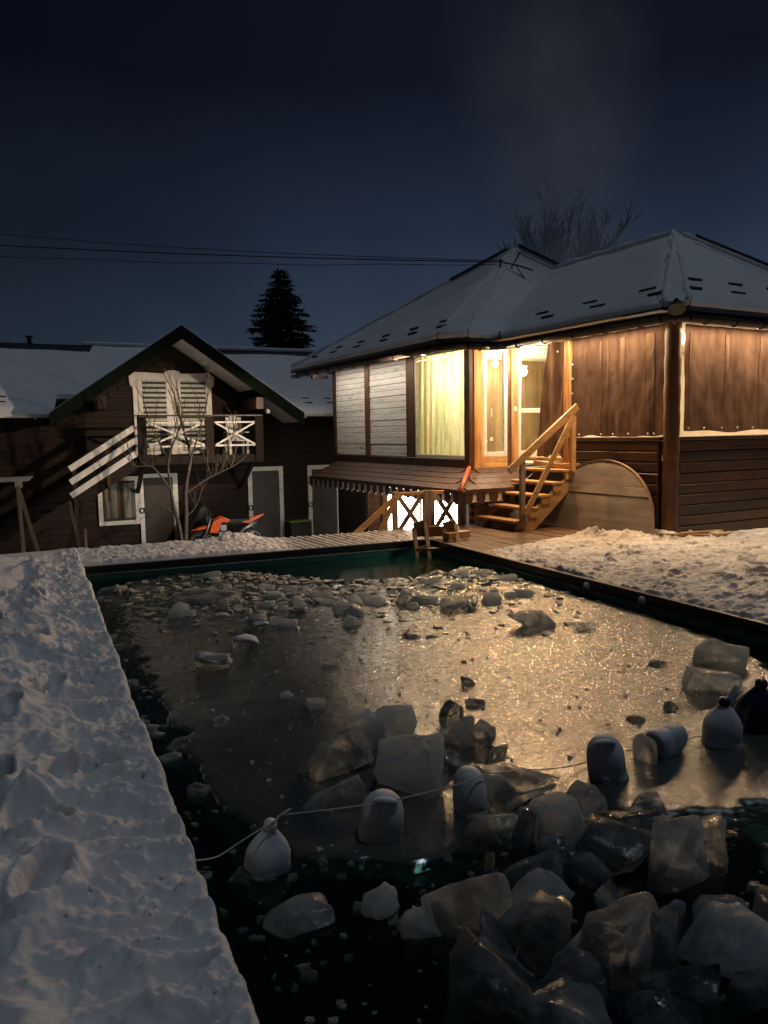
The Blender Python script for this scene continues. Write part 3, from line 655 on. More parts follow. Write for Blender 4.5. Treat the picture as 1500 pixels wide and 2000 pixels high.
for i in range(85):      # crumbs in the open channel along the left wall
    y = r.uniform(2.4, 9.8); sp.append((r.uniform(.5, .72), y, WL-.004, r.choice((.012, .02, .03, .05, .10)), .12, r))
for i in range(420):      # slivers and frazil between the near chunks
    x, y = r.uniform(.62, 2.9), r.uniform(1.45, 2.95); sp.append((x, y, WL+.001, r.choice((.004, .006, .009, .014, .022, .04)), .2, r))
rubble('ice_crumbs', sp, M['ice'])
sp = []
for i in range(260):      # loose crystals scattered on the ice sheet
    x, y = r.uniform(.8, 4.9), r.uniform(2.9, 6.5); sp.append((x, y, WL+.02, r.choice((.006, .008, .012, .018)), .5, r))
rubble('ice_crystals', sp, M['ice_milk'])
# ================================================================ floats, rope, ladder
def super_ring(w, d, z, n=20, e=3.2):
    out = []
    for k in range(n):
        a = 2*PI*k/n; c, s = math.cos(a), math.sin(a)
        out.append((w*math.copysign(abs(c)**(2/e), c), d*math.copysign(abs(s)**(2/e), s), z))
    return out
def loft(m, rings):
    n = len(rings[0]); vs = [p for r_ in rings for p in r_]
    fs = [(i*n+k, i*n+(k+1) % n, (i+1)*n+(k+1) % n, (i+1)*n+k) for i in range(len(rings)-1) for k in range(n)]
    fs += [tuple(range(n-1, -1, -1)), tuple((len(rings)-1)*n+k for k in range(n))]
    return m.add(vs, fs)
def jug(x, y, sink, yaw, tx, ty, sc, lab, mat='jug', kind=0):
    t = thing('plastic_jug', lab, 'plastic jug', (x, y, WL-sink), yaw, 'jugs used as floats in the pool')
    t.rotation_euler = (tx, ty, yaw); t.scale = (sc,)*3
    m = MB(); prof = [(0, .80), (.008, .93), (.03, 1.0), (.10, 1.0), (.105, .985), (.12, .985), (.125, 1.0), (.19, .985), (.22, .94), (.25, .85), (.275, .70), (.292, .50), (.300, .28)]
    if kind == 1: prof = [(z, q) for z, q in prof if z < .20] + [(.22, .86), (.25, .66), (.275, .44), (.288, .33), (.296, .29)]
    loft(m, [super_ring(.098*q, .080*q, z, 24, 3.2-1.2*max(0, min(1, (z-.15)/.12))) for z, q in prof]); bo = m.build('body', M[mat], t, True)
    for v in bo.data.vertices: v.co += Vector(mnoise.noise_vector(v.co*14+Vector((x*9, y*5, 0))))*.0014
    if kind == 1:
        m = MB(); loft(m, [super_ring(q, q, z, 14, 2) for z, q in ((.288, .026), (.300, .031), (.322, .030), (.334, .02))]); m.build('cap', M['navy'] if mat == 'jug' and sink < .08 else M[mat], t, True)
    elif kind == 0:   # moulded grip: black plug painting the hollow's shade under a rounded bar, on the shoulder facing -y
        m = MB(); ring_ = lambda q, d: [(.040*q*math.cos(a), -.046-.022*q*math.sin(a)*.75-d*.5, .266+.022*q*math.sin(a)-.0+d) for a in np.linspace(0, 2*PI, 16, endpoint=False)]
        loft(m, [ring_(1.0, -.016), ring_(1.0, .006), ring_(.7, .008)]); m.build('grip_shade', M['black'], t, True)
        m = MB(); m.tube([(.050*math.cos(a), -.046-.018*math.sin(a), .272+.022*math.sin(a)+.004) for a in np.linspace(0, PI, 12)], [.008+.006*math.sin(PI*i/11) for i in range(12)], 8); m.build('handle', M[mat], t, True)
        m = MB(); m.tube([(.020*math.cos(a), -.052, .266+.012*math.sin(a)) for a in np.linspace(-.3, PI+.3, 8)], .008, 7); m.build('spout', M[mat], t, True)
    m = MB(); loft(m, [super_ring(.101*q, .083*q, z, 18, 3) for z, q in ((sink/sc-.02, 1.0), (sink/sc+.004, 1.07), (sink/sc+.016, 1.0))]); m.build('ice_collar', M['ice'], t, True)
    return t
jug(.784, 2.99, .10, .3, .08, .07, .95, 'white jug nearest the snowy edge with the rope tied round its neck', kind=1)
jug(1.315, 3.01, .08, -.35, .09, .13, 1.02, 'white jug with dark handle slot standing below the winged ice slab')
jug(1.825, 3.02, .08, 1.3, -.05, .05, .98, 'white jug beside the broad flat-topped ice slab, rope passing in front', kind=2)
jug(2.655, 3.0, .06, -.6, .08, -.13, 1.0, 'lone white jug standing on orange lit ice, dark slot near its top')
t5 = jug(3.02, 3.06, -.075, .15, 0, 1.50, .86, 'white jug lying on its side on the ice', kind=2)
jug(3.50, 3.03, .06, -.6, .03, .03, 1.06, 'white upright jug with knobbed top in front of the dark blue one', kind=1)
jug(3.84, 3.12, .05, -.4, .10, .12, 1.15, 'dark blue jug at the right edge of the picture', 'navy', kind=1)
rp_ = [(.40, 2.79, .02), (.473, 2.80, -.005), (.56, 2.86, -.045), (.64, 2.90, -.04), (.72, 2.92, -.02), (.79, 2.935, -.005), (.84, 2.96, .0), (.87, 2.975, .002), (1.1, 2.95, -.012), (1.3, 2.93, -.02), (1.5, 2.93, -.025), (1.72, 2.935, -.022), (1.86, 2.96, -.02), (2.1, 3.06, -.09), (2.35, 3.1, -.15), (2.62, 3.15, -.19), (2.9, 3.2, -.205), (3.2, 3.17, -.205), (3.45, 3.1, -.17)]
def smooth_path(p, n=6):
    p = [Vector(q) for q in p]; out = []
    for i in range(len(p)-1):
        a, b, c, d = p[max(i-1, 0)], p[i], p[i+1], p[min(i+2, len(p)-1)]
        for k in range(n):
            t = k/n; out.append(.5*((2*b) + (c-a)*t + (2*a-5*b+4*c-d)*t*t + (3*b-a-3*c+d)*t**3))
    return out + [p[-1]]
m = MB(); m.tube(smooth_path(rp_), .0032, 6); m.tube(smooth_path([(.80, 2.93, .0), (.87, 2.95, .03), (.90, 2.965, .025), (.85, 2.975, .0)]), .003, 6)
tag(m.build('rope', M['rope'], None, True), 'thin white rope strung from the snowy edge past the jugs', 'rope')

# wooden ladder in the far corner of the pool
lx, ly = 5.30, 10.12
t = thing('pool_ladder', 'wooden ladder with slotted sides leaning into the far pool corner', 'ladder', (lx, ly, -.3))
o_ = (lx, ly, -.3)
for s in (0, 1):
    dx, dy = s*.40, -s*.22
    a0, a1 = Vector((5.13+dx, 9.78+dy, -.46)), Vector((5.30+dx, 10.28+dy, .19)); fx = Vector((.062, -.026, .02))
    m = MB(o_); m.bar(a0-fx*1.3, a1-fx*1.3, .06, .06); m.bar(a0+fx*1.3, a1+fx*1.3, .06, .06)
    for tt in (.22, .5, .97): p = a0.lerp(a1, tt); m.bar(p-fx*1.25, p+fx*1.25, .06, .10 if tt < .9 else .2)
    m.build('side_rail', M['pine_z'], t, bevel=.004)
for k, tt in enumerate((.24, .52)):
    p = Vector((5.13, 9.78, -.46)).lerp(Vector((5.30, 10.28, .19)), tt); q = p + Vector((.40, -.22, 0))
    m = MB(o_); m.bar(p, q, .13, .03); m.build('rung', M['pine_x'], t, bevel=.004)
m = MB(o_); m.bar((5.25, 10.36, .10), (5.72, 10.16, .10), .03, .16); m.build('top_board', M['pine_x'], t, bevel=.004)
for i, (p, q, w, h, lab) in enumerate([((5.52, 10.48, .05), (6.12, 10.62, .05), .11, .10, 'square wooden beam behind the ladder, farther of the two'), ((5.56, 9.92, .055), (6.0, 10.02, .055), .13, .11, 'short thick wooden beam lying beside the ladder, nearer of the two')]):
    m = MB(p); m.bar(p, q, w, h); o = m.build('wooden_beam', M['pine_x'], None, bevel=.006, loc=p); tag(o, lab, 'wooden beam', 'beams by the pool ladder')
for i, (y, lab) in enumerate([(6.56, 'snowy knob frozen to the right pool pipe, farther one with hanging strap'), (5.72, 'round snowy knob frozen to the right pool pipe, nearer one')]):
    t = thing('frost_knob', lab, 'frost knob', (X1, y, -.13), 0, 'frost knobs on the pool pipe')
    m = MB(); loft(m, [super_ring(.045*q, .05*q, z, 12, 2) for z, q in ((0, .7), (.02, 1), (.05, .95), (.075, .5))]); m.build('snow_cap', M['snow'], t, True)
    m = MB(); m.tube([(-.005, 0, .04), (-.04, 0, .02), (-.045, 0, -.04), (-.04, 0, -.08 if i == 0 else -.03)], .015, 7); m.build('strap', frost, t, True)

# ================================================================ timber house at the left, beyond the pool
LB = (3.28, 20, -1.35)
lb = thing('wooden_house', 'dark brown two storey wooden house with steep front gable and snowy roof', 'house', LB)
GZ = -1.35; AX = 3.28; APZ = 4.20; EVZ = 2.2; HWID = 2.9; SL = (APZ-EVZ)/HWID
m = MB(LB); m.box(-6, 9.3, 20.0, 25, GZ, EVZ+.05); m.prism([(AX-2.8, 20, EVZ+.05), (AX+2.8, 20, EVZ+.05), (AX, 20, APZ-.28)], (0, 3.6, 0))
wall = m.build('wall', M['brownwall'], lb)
z = GZ + .01; i = 0
while z < 3.72:
    hb = .158
    if z < EVZ-.1: x0, x1 = -6, 9.3
    else:
        hw_ = (APZ-.36-(z+hb))/SL; x0, x1 = AX-hw_, AX+hw_
    if x1-x0 > .3:
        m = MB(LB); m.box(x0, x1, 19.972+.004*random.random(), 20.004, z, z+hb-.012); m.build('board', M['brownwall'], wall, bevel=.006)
    z += hb
# doors and windows of the house front
FY = 19.95
def frame_parts(name, x0, x1, z0, z1, w, mat, par, y0=FY-.03, y1=FY+.04, bottom=False):
    m = MB(LB); m.box(x0, x0+w, y0, y1, z0, z1); m.box(x1-w, x1, y0, y1, z0, z1); m.box(x0+w, x1-w, y0+.002, y1, z1-w, z1)
    if bottom: m.box(x0+w, x1-w, y0+.002, y1, z0, z0+w)
    return m.build(name, mat, par, bevel=.004)
def ring(par, x, z, y=FY-.05, mat=None):
    m = MB(LB); m.tube([(x+.055*math.cos(a), y, z+.065*math.sin(a)) for a in np.linspace(0, 2*PI, 17)], .016, 6, False); return m.build('ring_knocker', M['black'], par, True)
for (x0, x1, z1, lab) in ((5.13, 6.11, .79, None), (6.82, 7.78, .785, None)):
    m = MB(LB); m.box(x0+.12, x1-.12, FY-.005, FY+.03, GZ+.04, z1-.12); d = m.build('door', M['doorgrey'], lb)
    for q in range(1, 6):
        xx = x0+.12+(x1-x0-.24)*q/6; mm = MB(LB); mm.box(xx-.004, xx+.004, FY-.0075, FY, GZ+.05, z1-.13); mm.build('groove', M['black'], d)
    frame_parts('door_frame', x0, x1, GZ+.03, z1, .115, M['whitewood'], d)
    ring(d, x0+.06, -.30)
    m = MB(LB); m.bar((x0+.2, FY-.06, -.36), (x0+.31, FY-.06, -.36), .02, .02); m.build('handle', M['black'], d)
m = MB(LB); m.box(2.43, 3.17, FY-.005, FY+.03, GZ+.04, .59); d = m.build('door', M['doorgrey'], lb)
m = MB(LB); m.box(2.335, 2.44, FY-.032, FY+.04, GZ+.03, .60); m.box(3.165, 3.29, FY-.03, FY+.04, GZ+.03, .60); m.box(2.335, 3.29, FY-.028, FY+.04, .602, .70); m.build('door_frame', M['whitewood'], d, bevel=.004)
ring(d, 2.39, -.22); m = MB(LB); m.bar((2.5, FY-.06, -.38), (2.62, FY-.06, -.38), .02, .02); m.build('handle', M['black'], d)
m = MB(LB); m.box(1.46, 2.325, FY+.0, FY+.03, -.44, .56); w_ = m.build('window', M['black'], lb)
frame_parts('window_frame', 1.35, 2.333, -.55, .66, .105, M['whitewood'], w_, bottom=True)
sash = MB(LB)
for (x0, x1) in ((1.46, 1.87), (1.915, 2.325)):
    sash.box(x0, x0+.055, FY-.02, FY+.02, -.44, .55); sash.box(x1-.055, x1, FY-.02, FY+.02, -.44, .55); sash.box(x0+.055, x1-.055, FY-.018, FY+.02, -.44, -.38); sash.box(x0+.055, x1-.055, FY-.018, FY+.02, .49, .55)
sash.build('sash', M['siding_x'], w_)
curt = spotted('grey_net_curtain', (.05, .05, .05), (.4, .38, .34), 16, .8, .1, .003, (1, 1, .03))
for (x0, x1) in ((1.515, 1.815), (1.97, 2.27)):
    m = MB(LB); m.box(x0, x1, FY-.0045, FY-.001, -.38, .49); m.build('curtain', curt, w_)
    m = MB(LB); m.box(x0, x1, FY-.014, FY-.010, -.38, .49); m.build('pane', M['pane'], w_)
# balcony door and window with zebra blinds in a shaped white surround
m = MB(LB)
prof = [(2.30, 1.18), (2.30, 2.86), (2.23, 2.92), (2.22, 3.14), (2.36, 3.25), (3.08, 3.22)] + [(3.275+.2*math.cos(a), 3.21+.10*math.sin(a)) for a in np.linspace(PI, 0, 9)] + [(3.47, 3.22), (4.19, 3.25), (4.33, 3.14), (4.32, 2.92), (4.25, 2.86), (4.25, 1.18)]
m.prism([(x, FY-.03, z) for x, z in prof], (0, .06, 0)); bw = m.build('balcony_window', M['white'], lb, bevel=.006)
for (x0, x1, z0, z1) in ((2.42, 3.16, 1.2, 3.12), (3.36, 4.16, 1.2, 3.12)):
    fr = MB(LB); w_ = .10
    fr.box(x0, x0+w_, FY-.055, FY-.031, z0, z1); fr.box(x1-w_*.6, x1, FY-.055, FY-.031, z0, z1); fr.box(x0+w_, x1-w_*.6, FY-.053, FY-.031, z1-.07, z1); fr.box(x0+w_, x1-w_*.6, FY-.053, FY-.031, z0, z0+.07); fr.build('sash', M['white'], bw)
    m = MB(LB); m.box(x0+w_, x1-w_*.6, FY-.034, FY-.031, z0+.07, z1-.07); m.build('blind_backing', spotted('grey_blind', (.05, .045, .04), (.09, .08, .07), 6, .8, 0), bw)
    n_ = 15; zz = np.linspace(z0+.09, z1-.11, n_); sl = None
    for q in range(n_):
        if sl is None:
            mm = MB(); mm.box(x0+w_-LB[0], x1-w_*.6-LB[0], FY-.040-LB[1], FY-.035-LB[1], 0, .066); sl = mm.mesh('blind_slat', M['white'])
        link('blind_slat', sl, bw, (0, 0, zz[q]-LB[2]))
    m = MB(LB); m.box(x0+w_, x1-w_*.6, FY-.047, FY-.044, z0+.07, z1-.07); m.build('pane', M['pane'], bw)
# balcony
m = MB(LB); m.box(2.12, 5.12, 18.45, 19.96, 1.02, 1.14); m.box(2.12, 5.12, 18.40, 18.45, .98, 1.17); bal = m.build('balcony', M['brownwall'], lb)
for x in (2.28, 3.84, 5.06):
    m = MB(LB); m.box(x-.10, x+.10, 18.36, 18.42, .98, 2.1); m.build('railing_post', M['brownwall'], bal, bevel=.005)
m = MB(LB); m.box(2.14, 5.14, 18.33, 18.45, 2.105, 2.135); m.build('hand_rail', M['dark'], bal)
for (x0, x1) in ((2.42, 3.72), (3.97, 4.96)):
    for p, q in (((x0, 18.40, 1.96), (x1, 18.40, 1.96)), ((x0, 18.40, 1.40), (x1, 18.40, 1.40)), ((x0+.02, 18.385, 1.42), (x1-.02, 18.385, 1.94)), ((x0+.02, 18.37, 1.94), (x1-.02, 18.37, 1.42))):
        m = MB(LB); m.bar(p, q, .022, .042); m.build('rail_bar', M['white'], bal)
for x in (2.3, 4.95):
    m = MB(LB); m.bar((x, 18.6, 1.0), (x, 19.95, .25), .09, .09); m.build('support_brace', M['brownwall'], bal)
# outdoor flight up to the balcony
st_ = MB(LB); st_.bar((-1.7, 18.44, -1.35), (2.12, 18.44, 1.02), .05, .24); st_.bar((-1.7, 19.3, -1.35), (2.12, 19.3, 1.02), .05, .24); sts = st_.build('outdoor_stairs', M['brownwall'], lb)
for k in range(13):
    tt = (k+.5)/13; x, z = -1.7+3.82*tt, -1.35+2.37*tt+.10; m = MB(LB); m.box(x-.14, x+.14, 18.42, 19.32, z-.02, z+.02); m.build('step', M['brownwall'], sts)
for dz in (0, -.30, -.60):
    m = MB(LB); m.bar((.68, 18.36, .94+dz), (2.13, 18.36, 1.86+dz), .03, .135); m.build('rail_slat', M['white'], sts, bevel=.004)
for x in (.78, 1.5):
    m = MB(LB); m.box(x-.04, x+.04, 18.38, 18.43, -.3+(x-.78)*.63, .98+(x-.78)*.63); m.build('rail_post', M['siding_x'], sts)
# roofs: sheet, snow, bare strip below the ridge
RY0, RY1, RZ0, RZ1 = 19.25, 23.5, 2.2, 4.27
rs_ = (RZ1-RZ0)/(RY1-RY0)
m = MB(LB)
for xa, xb, yq in ((-8, .42, RY0), (.42, 6.14, 20.03), (6.14, 10.2, RY0)):
    zq = RZ0+rs_*(yq-RY0); m.prism([(xa, yq, zq), (xa, RY1, RZ1), (xa, RY1, RZ1-.12), (xa, yq, zq-.1)], (xb-xa, 0, 0))
m.prism([(-8, RY1, RZ1), (-8, RY1+4, RZ0), (-8, RY1+4, RZ0-.1), (-8, RY1, RZ1-.12)], (18.2, 0, 0)); rf = m.build('roof', M['roofmetal'], lb)
xs = np.linspace(-8, 10.2, 150); ys_ = np.linspace(0, 1, 40); XX, TT = np.meshgrid(xs, ys_)
tope = np.where(XX < 1.6, .865-.02*np.sin(XX*1.3), np.where(XX > 4.6, .885, .96)) + .01*np.sin(XX*2.1)
yy = RY0-.02 + (RY1-RY0)*TT*tope; hh = .10*np.clip(np.minimum(TT/.02, (1-TT)/.02), 0, 1)**.6 + .012*fbm(XX*1.5, yy*1.5, 2)
keepx = (XX > .5) & (XX < 6.06); yy = np.where(keepx, np.maximum(yy, 20.03), yy)
sno = grid_mesh('roof_snow', XX-LB[0], yy-LB[1], RZ0+.004+rs_*(yy-RY0)+hh-LB[2], M['roof_snow']); link('roof_snow', sno, rf)
m = MB(LB); m.box(1.4, 10.2, RY1-.12, RY1+.12, RZ1-.02, RZ1+.09); m.build('ridge_snow', M['roof_snow'], rf, bevel=.03)
m = MB(LB); m.box(-.02, .09, RY1-.05, RY1+.05, RZ1-.02, RZ1+.16); m.box(-.06, .13, RY1-.09, RY1+.09, RZ1+.16, RZ1+.2); m.build('vent_pipe', M['dark'], rf)
m = MB(LB)
for x in np.arange(-5.6, 9.6, .62):
    if not (-.2 < x < 6.4): 
        for dz in (.35, .62): m.box(x-.1, x+.1, RY0+dz, RY0+dz+.02, RZ0+rs_*dz+.1, RZ0+rs_*dz+.135)
tag(m.build('snow_guards', M['dark'], rf), kind='stuff')
# front gable
GY0 = 18.36
gab = MB(LB)
def slab(m, x0, z0, x1, z1, y0, y1, t0, t1):
    """roof slope seen in section: bottom offset t0, top offset t1"""
    m.prism([(x0, y0, z0+t0), (x1, y0, z1+t0), (x1, y0, z1+t1), (x0, y0, z0+t1)], (0, y1-y0, 0))
slab(gab, AX-HWID, EVZ, AX, APZ, GY0+.03, 22.5, -.10, -.02); slab(gab, AX, APZ, AX+HWID, EVZ, GY0+.03, 22.5, -.10, -.02)
gr = gab.build('gable_roof', M['roofmetal'], lb)
for sgn in (-1, 1):
    m = MB(LB); x0, x1 = AX+sgn*(HWID+.05), AX; slab(m, x0, EVZ-.035, x1, APZ, GY0-.02, GY0+.03, -.30, .02); m.build('fascia', M['fascia'], gr)
    m = MB(LB); slab(m, AX+sgn*(HWID+.0), EVZ, AX, APZ, GY0+.0, 22.3, -.018, .04); m.build('gable_snow', M['roof_snow'], gr, bevel=.012)
    # white soffit boards under the overhang
    L_ = math.hypot(HWID, APZ-EVZ); n_ = 27; an = math.atan2(APZ-EVZ, HWID)
    mm = MB(); mm.box(-L_/n_/2+.003, L_/n_/2-.003, 0, 19.97-GY0-.035, -.012, 0); sme = mm.mesh('soffit_board', M['white'])
    for k in range(n_):
        tt = (k+.5)/n_
        if sgn > 0 and .60 < tt < .70: continue
        o = link('soffit_board', sme, gr, (AX+sgn*HWID*tt-LB[0], GY0+.032-LB[1], APZ-(APZ-EVZ)*tt-.235-LB[2])); o.rotation_euler = (0, sgn*an, 0)
m = MB(LB); m.box(5.02, 5.2, 18.42, 20, 2.28, 2.56); m.box(1.36, 1.54, 18.42, 20, 2.28, 2.56); m.build('purlin', M['siding_y'], gr)
for x0, x1 in ((-8, AX-HWID+.02), (AX+HWID-.0, 10.2)):
    m = MB(LB); m.box(x0, x1, RY0-.12, RY0-.01, RZ0-.09, RZ0+.005); gt = m.build('gutter', M['white'], lb, bevel=.02)
    for x in np.arange(x0+.35, x1-.1, 1.1):
        mm = MB(LB); mm.box(x-.02, x+.02, RY0-.13, RY0, RZ0-.13, RZ0-.085); mm.build('bracket', M['white'], gt)
# small lamp on the gable, chair on the balcony, bin by the doors
t = thing('wall_lamp', 'small round white lamp under the right gable eave', 'lamp', (5.28, 18.34, 2.24))
m = MB(); loft(m, [super_ring(.06*q, .06*q, z, 12, 2) for z, q in ((-.08, .5), (-.05, 1), (0, .9), (.03, .3))]); m.build('lamp_globe', M['white'], t, True)
m = MB(); m.bar((0, .02, .02), (0, .12, .12), .03, .03); m.build('arm', M['dark'], t)
t = thing('garden_chair', 'pale wooden slatted chair standing behind the balcony cross rail', 'chair', (4.62, 18.95, 1.14))
for k in range(4):
    m = MB(); m.bar((-.16+k*.105, .10, .38), (-.15+k*.10, .28, 1.0-.03*abs(k-1.5)), .09, .02, (0, -1, 0)); m.build('back_slat', M['whitewood'], t)
m = MB(); m.box(-.24, .24, -.28, .2, .36, .39); m.build('seat', M['whitewood'], t)
for sx_ in (-.22, .22):
    for sy_ in (-.25, .2): m = MB(); m.box(sx_-.03, sx_+.03, sy_-.03, sy_+.03, 0, .37); m.build('leg', M['whitewood'], t)
    m = MB(); m.box(sx_-.05, sx_+.05, -.3, .2, .56, .585); m.build('armrest', M['whitewood'], t)
t = thing('storage_bin', 'low dark bin with olive green lid between the two grey doors', 'bin', (6.42, 19.6, GZ))
m = MB(); m.box(-.3, .3, -.2, .2, 0, .62); m.build('body', M['black'], t, bevel=.02)
m = MB(); m.box(-.32, .32, -.22, .22, .625, .67); m.build('lid', M['green'], t, bevel=.012)
# ================================================================ timber house on the right (house frame: a right, b away)
th = thing('timber_house', 'lit timber house with snowy hipped roof, white boarded side wall and curtained veranda', 'house', HO, TH)
HM = lambda: MB()
# --- veranda walls: boards between posts
def board_wall(name, par, axis, c0, c1, face, z0, z1, hb, mat, out):
    """axis 'b': wall in plane a=face running b c0..c1; axis 'a': plane b=face"""
    m = HM(); t_ = .05
    if axis == 'b': m.box(face, face+t_, c0, c1, z0, z1)
    else: m.box(c0, c1, face, face+t_, z0, z1)
    w_ = m.build(name, mat, par); z = z0; n_ = max(1, round((z1-z0)/hb)); hb = (z1-z0)/n_
    for k in range(n_):
        p = .022+.008*random.random(); m = HM()
        if axis == 'b': m.box(face-p, face+.004, c0+.001*k, c1-.001*k, z+.006, z+hb-.006)
        else: m.box(c0+.001*k, c1-.001*k, face-p, face+.004, z+.006, z+hb-.006)
        m.build('board', mat, w_, bevel=.012); z += hb
    return w_
board_wall('wall', th, 'b', .13, 2.07, 0, -.05, 1.44, .165, M['siding_y'], -1)
board_wall('wall', th, 'a', .24, 4.3, 0, -.05, 1.44, .165, M['siding_x'], -1)
m = HM(); m.box(-.05, .08, .1, 2.1, 1.442, 1.50); m.build('sill', M['siding_y'], th, bevel=.008)
m = HM(); m.box(.2, 4.3, -.05, .08, 1.442, 1.50); m.build('sill', M['siding_x'], th, bevel=.008)
m = HM(); m.tube([(.11, .02, z) for z in np.linspace(-.06, 3.18, 24)], [.123+.006*math.sin(i*2.1) for i in range(24)], 14); m.build('corner_post', M['post'], th, True)
m = HM(); m.box(-.06, .10, 2.075, 2.20, -.05, 3.18); m.build('door_post', M['orange_z'], th, bevel=.008)
m = HM(); m.box(4.3, 4.45, -.06, .1, -.06, 3.18); m.build('corner_post', M['post'], th)
m = HM(); m.box(.06, 4.35, .06, 3.58, 1.07, 1.13); m.build('veranda_floor', M['pine_y'], th)
m = HM(); m.box(-1.0, 4.4, .0, 3.58, 3.195, 3.215); m.build('veranda_ceiling', M['plaster'], th)
m = HM(); m.box(4.31, 4.36, .1, 3.58, 1.13, 3.19); m.build('veranda_end', M['plaster'], th)
m = HM(); m.box(.06, 4.3, .06, .10, -.05, 1.06); m.box(.06, .10, .1, 2.1, -.05, 1.06); m.build('veranda_skirt', M['siding_x'], th)
# --- wall B (door side), plane b = 3.6
m = HM(); m.box(-1.05, 4.4, 3.66, 3.72, -1.35, .93); m.build('lower_wall', M['mortar'], th)
m = HM(); m.box(-1.0, -.77, 3.54, 3.68, .93, 3.18); m.build('orange_post', M['orange_z'], th, bevel=.01)
m = HM(); m.box(-.765, -.20, 3.56, 3.68, .93, 1.15); m.build('orange_beam', M['orange_x'], th, bevel=.01)
m = HM(); m.box(-.195, -.135, 3.57, 3.68, .93, 3.18); m.build('dark_trim', M['post'], th)
m = HM(); m.box(-.13, .05, 3.54, 3.68, .93, 3.18); m.build('orange_post', M['orange_z'], th, bevel=.01)
m = HM(); m.box(-1.02, .95, 3.50, 3.66, .895, .928); m.build('ledge', M['whitewood'], th)
m = HM(); m.box(1.0, 4.31, 3.58, 3.64, 1.13, 3.19); m.build('house_wall', M['plaster'], th)
pvc = plain('white_pvc', (.72, .7, .66), .3)
w_ = HM(); w_.box(-.76, -.68, 3.57, 3.65, 1.155, 3.18); w_.box(-.28, -.20, 3.57, 3.65, 1.155, 3.18); w_.box(-.68, -.28, 3.572, 3.65, 1.155, 1.24); w_.box(-.68, -.28, 3.572, 3.65, 3.10, 3.18)
w_ = w_.build('side_window', pvc, th, bevel=.006)
m = HM(); m.box(-.68, -.28, 3.60, 3.606, 1.24, 3.10); m.build('pane', M['pane'], w_)
m = HM(); m.box(-.62, -.55, 3.56, 3.57, 1.45, 1.52); m.box(-.61, -.585, 3.54, 3.56, 1.9, 2.05); m.build('handle', pvc, w_)
d_ = HM(); d_.box(.06, .13, 3.57, 3.65, 1.13, 3.18); d_.box(.86, .95, 3.57, 3.65, 1.13, 3.18); d_.box(.13, .86, 3.572, 3.65, 1.13, 1.25); d_.box(.13, .86, 3.572, 3.65, 1.97, 2.06); d_.box(.13, .86, 3.572, 3.65, 3.10, 3.18)
d_ = d_.build('door', pvc, th, bevel=.006)
for z0, z1 in ((1.25, 1.97), (2.06, 3.10)):
    m = HM(); m.box(.13, .86, 3.60, 3.606, z0, z1); m.build('pane', M['pane'], d_)
m = HM(); m.bar((.82, 3.545, 2.0), (.72, 3.545, 2.0), .022, .022); m.box(.80, .84, 3.545, 3.57, 1.93, 2.07); m.build('handle', pvc, d_)
m = HM(); m.box(-.075, -.015, 3.525, 3.54, 2.0, 2.09); m.build('light_switch', pvc, th, bevel=.004)
# --- room behind
room = HM(); room.box(3.9, 3.95, 3.7, 9.2, 1.0, 3.19); room.box(-.95, 3.9, 9.1, 9.15, 1.0, 3.19); room.box(-.95, 3.95, 3.72, 9.1, .96, 1.0); room.box(-.95, 3.95, 3.7, 9.15, 3.19, 3.22); room.build('room', M['plaster'], th)
inner = wood('room_panelling', (.2, .12, .06), (.42, .29, .16), 'z', .5)
m = HM(); m.box(-.55, 3.9, 5.6, 5.65, 1.0, 3.19); m.build('room_partition', inner, th)
m = HM(); m.box(-.50, -.38, 5.57, 5.6, 2.0, 2.08); m.box(.25, .55, 5.3, 5.34, 1.0, 1.85); m.box(.25, .55, 5.2, 5.6, 1.4, 1.44); m.build('room_furniture', M['whitewood'], th)
# --- wall A: white boards between dark timbers, plane a = -1.05
AF = -1.05
m = HM(); m.box(AF+.03, AF+.09, 5.55, 9.36, .93, 3.18); m.build('wall', M['siding_y'], th)
bw_ = HM(); bw_.box(AF+.02, AF+.03, 5.84, 9.3, 1.10, 3.17); bwall = bw_.build('white_wall', M['siding_y'], th)
for (b0, b1) in ((5.845, 7.50), (7.725, 9.29)):
    z = 1.125
    while z < 3.15:
        hb = .128+random.uniform(-.008, .008); q = random.uniform(.004, .016); m = HM(); m.box(AF-q, AF+.02, b0, b1, z+.004, min(z+hb, 3.175)-.004); m.build('board', M['whiteboard'], bwall, bevel=.006); z += hb
for (b0, b1, q) in ((9.30, 9.43, .03), (7.505, 7.72, .025), (5.52, 5.84, .03), (3.555, 3.715, .04)):
    m = HM(); m.box(AF-q-.01, AF+.06, b0, b1, .93 if b0 < 3.6 else 1.12, 3.18); m.build('upright_timber', M['post'], th, bevel=.008)
m = HM(); m.box(AF-.045, AF+.08, 3.56, 9.43, .90, 1.118); m.build('base_beam', M['siding_y'], th, bevel=.01)
w_ = HM(); w_.box(AF-.02, AF+.04, 3.717, 3.76, 1.12, 3.18); w_.box(AF-.02, AF+.04, 5.475, 5.518, 1.12, 3.18); w_.box(AF-.018, AF+.04, 3.76, 5.475, 1.12, 1.185); w_.box(AF-.018, AF+.04, 3.76, 5.475, 3.14, 3.18)
w_ = w_.build('curtain_window', pvc, th, bevel=.005)
m = HM(); m.box(AF-.002, AF+.004, 3.76, 5.475, 1.185, 3.14); m.build('pane', M['pane'], w_)
bs = np.linspace(3.74, 5.50, 160); zs = np.linspace(1.18, 3.15, 14); BB, ZZ = np.meshgrid(bs, zs)
AA = AF+.085 + .018*np.sin(BB*34+.6*np.sin(BB*7)) + .012*np.sin(BB*61+ZZ)
link('net_curtain', grid_mesh('net_curtain', AA, BB, ZZ, M['stripe_curtain']), w_)
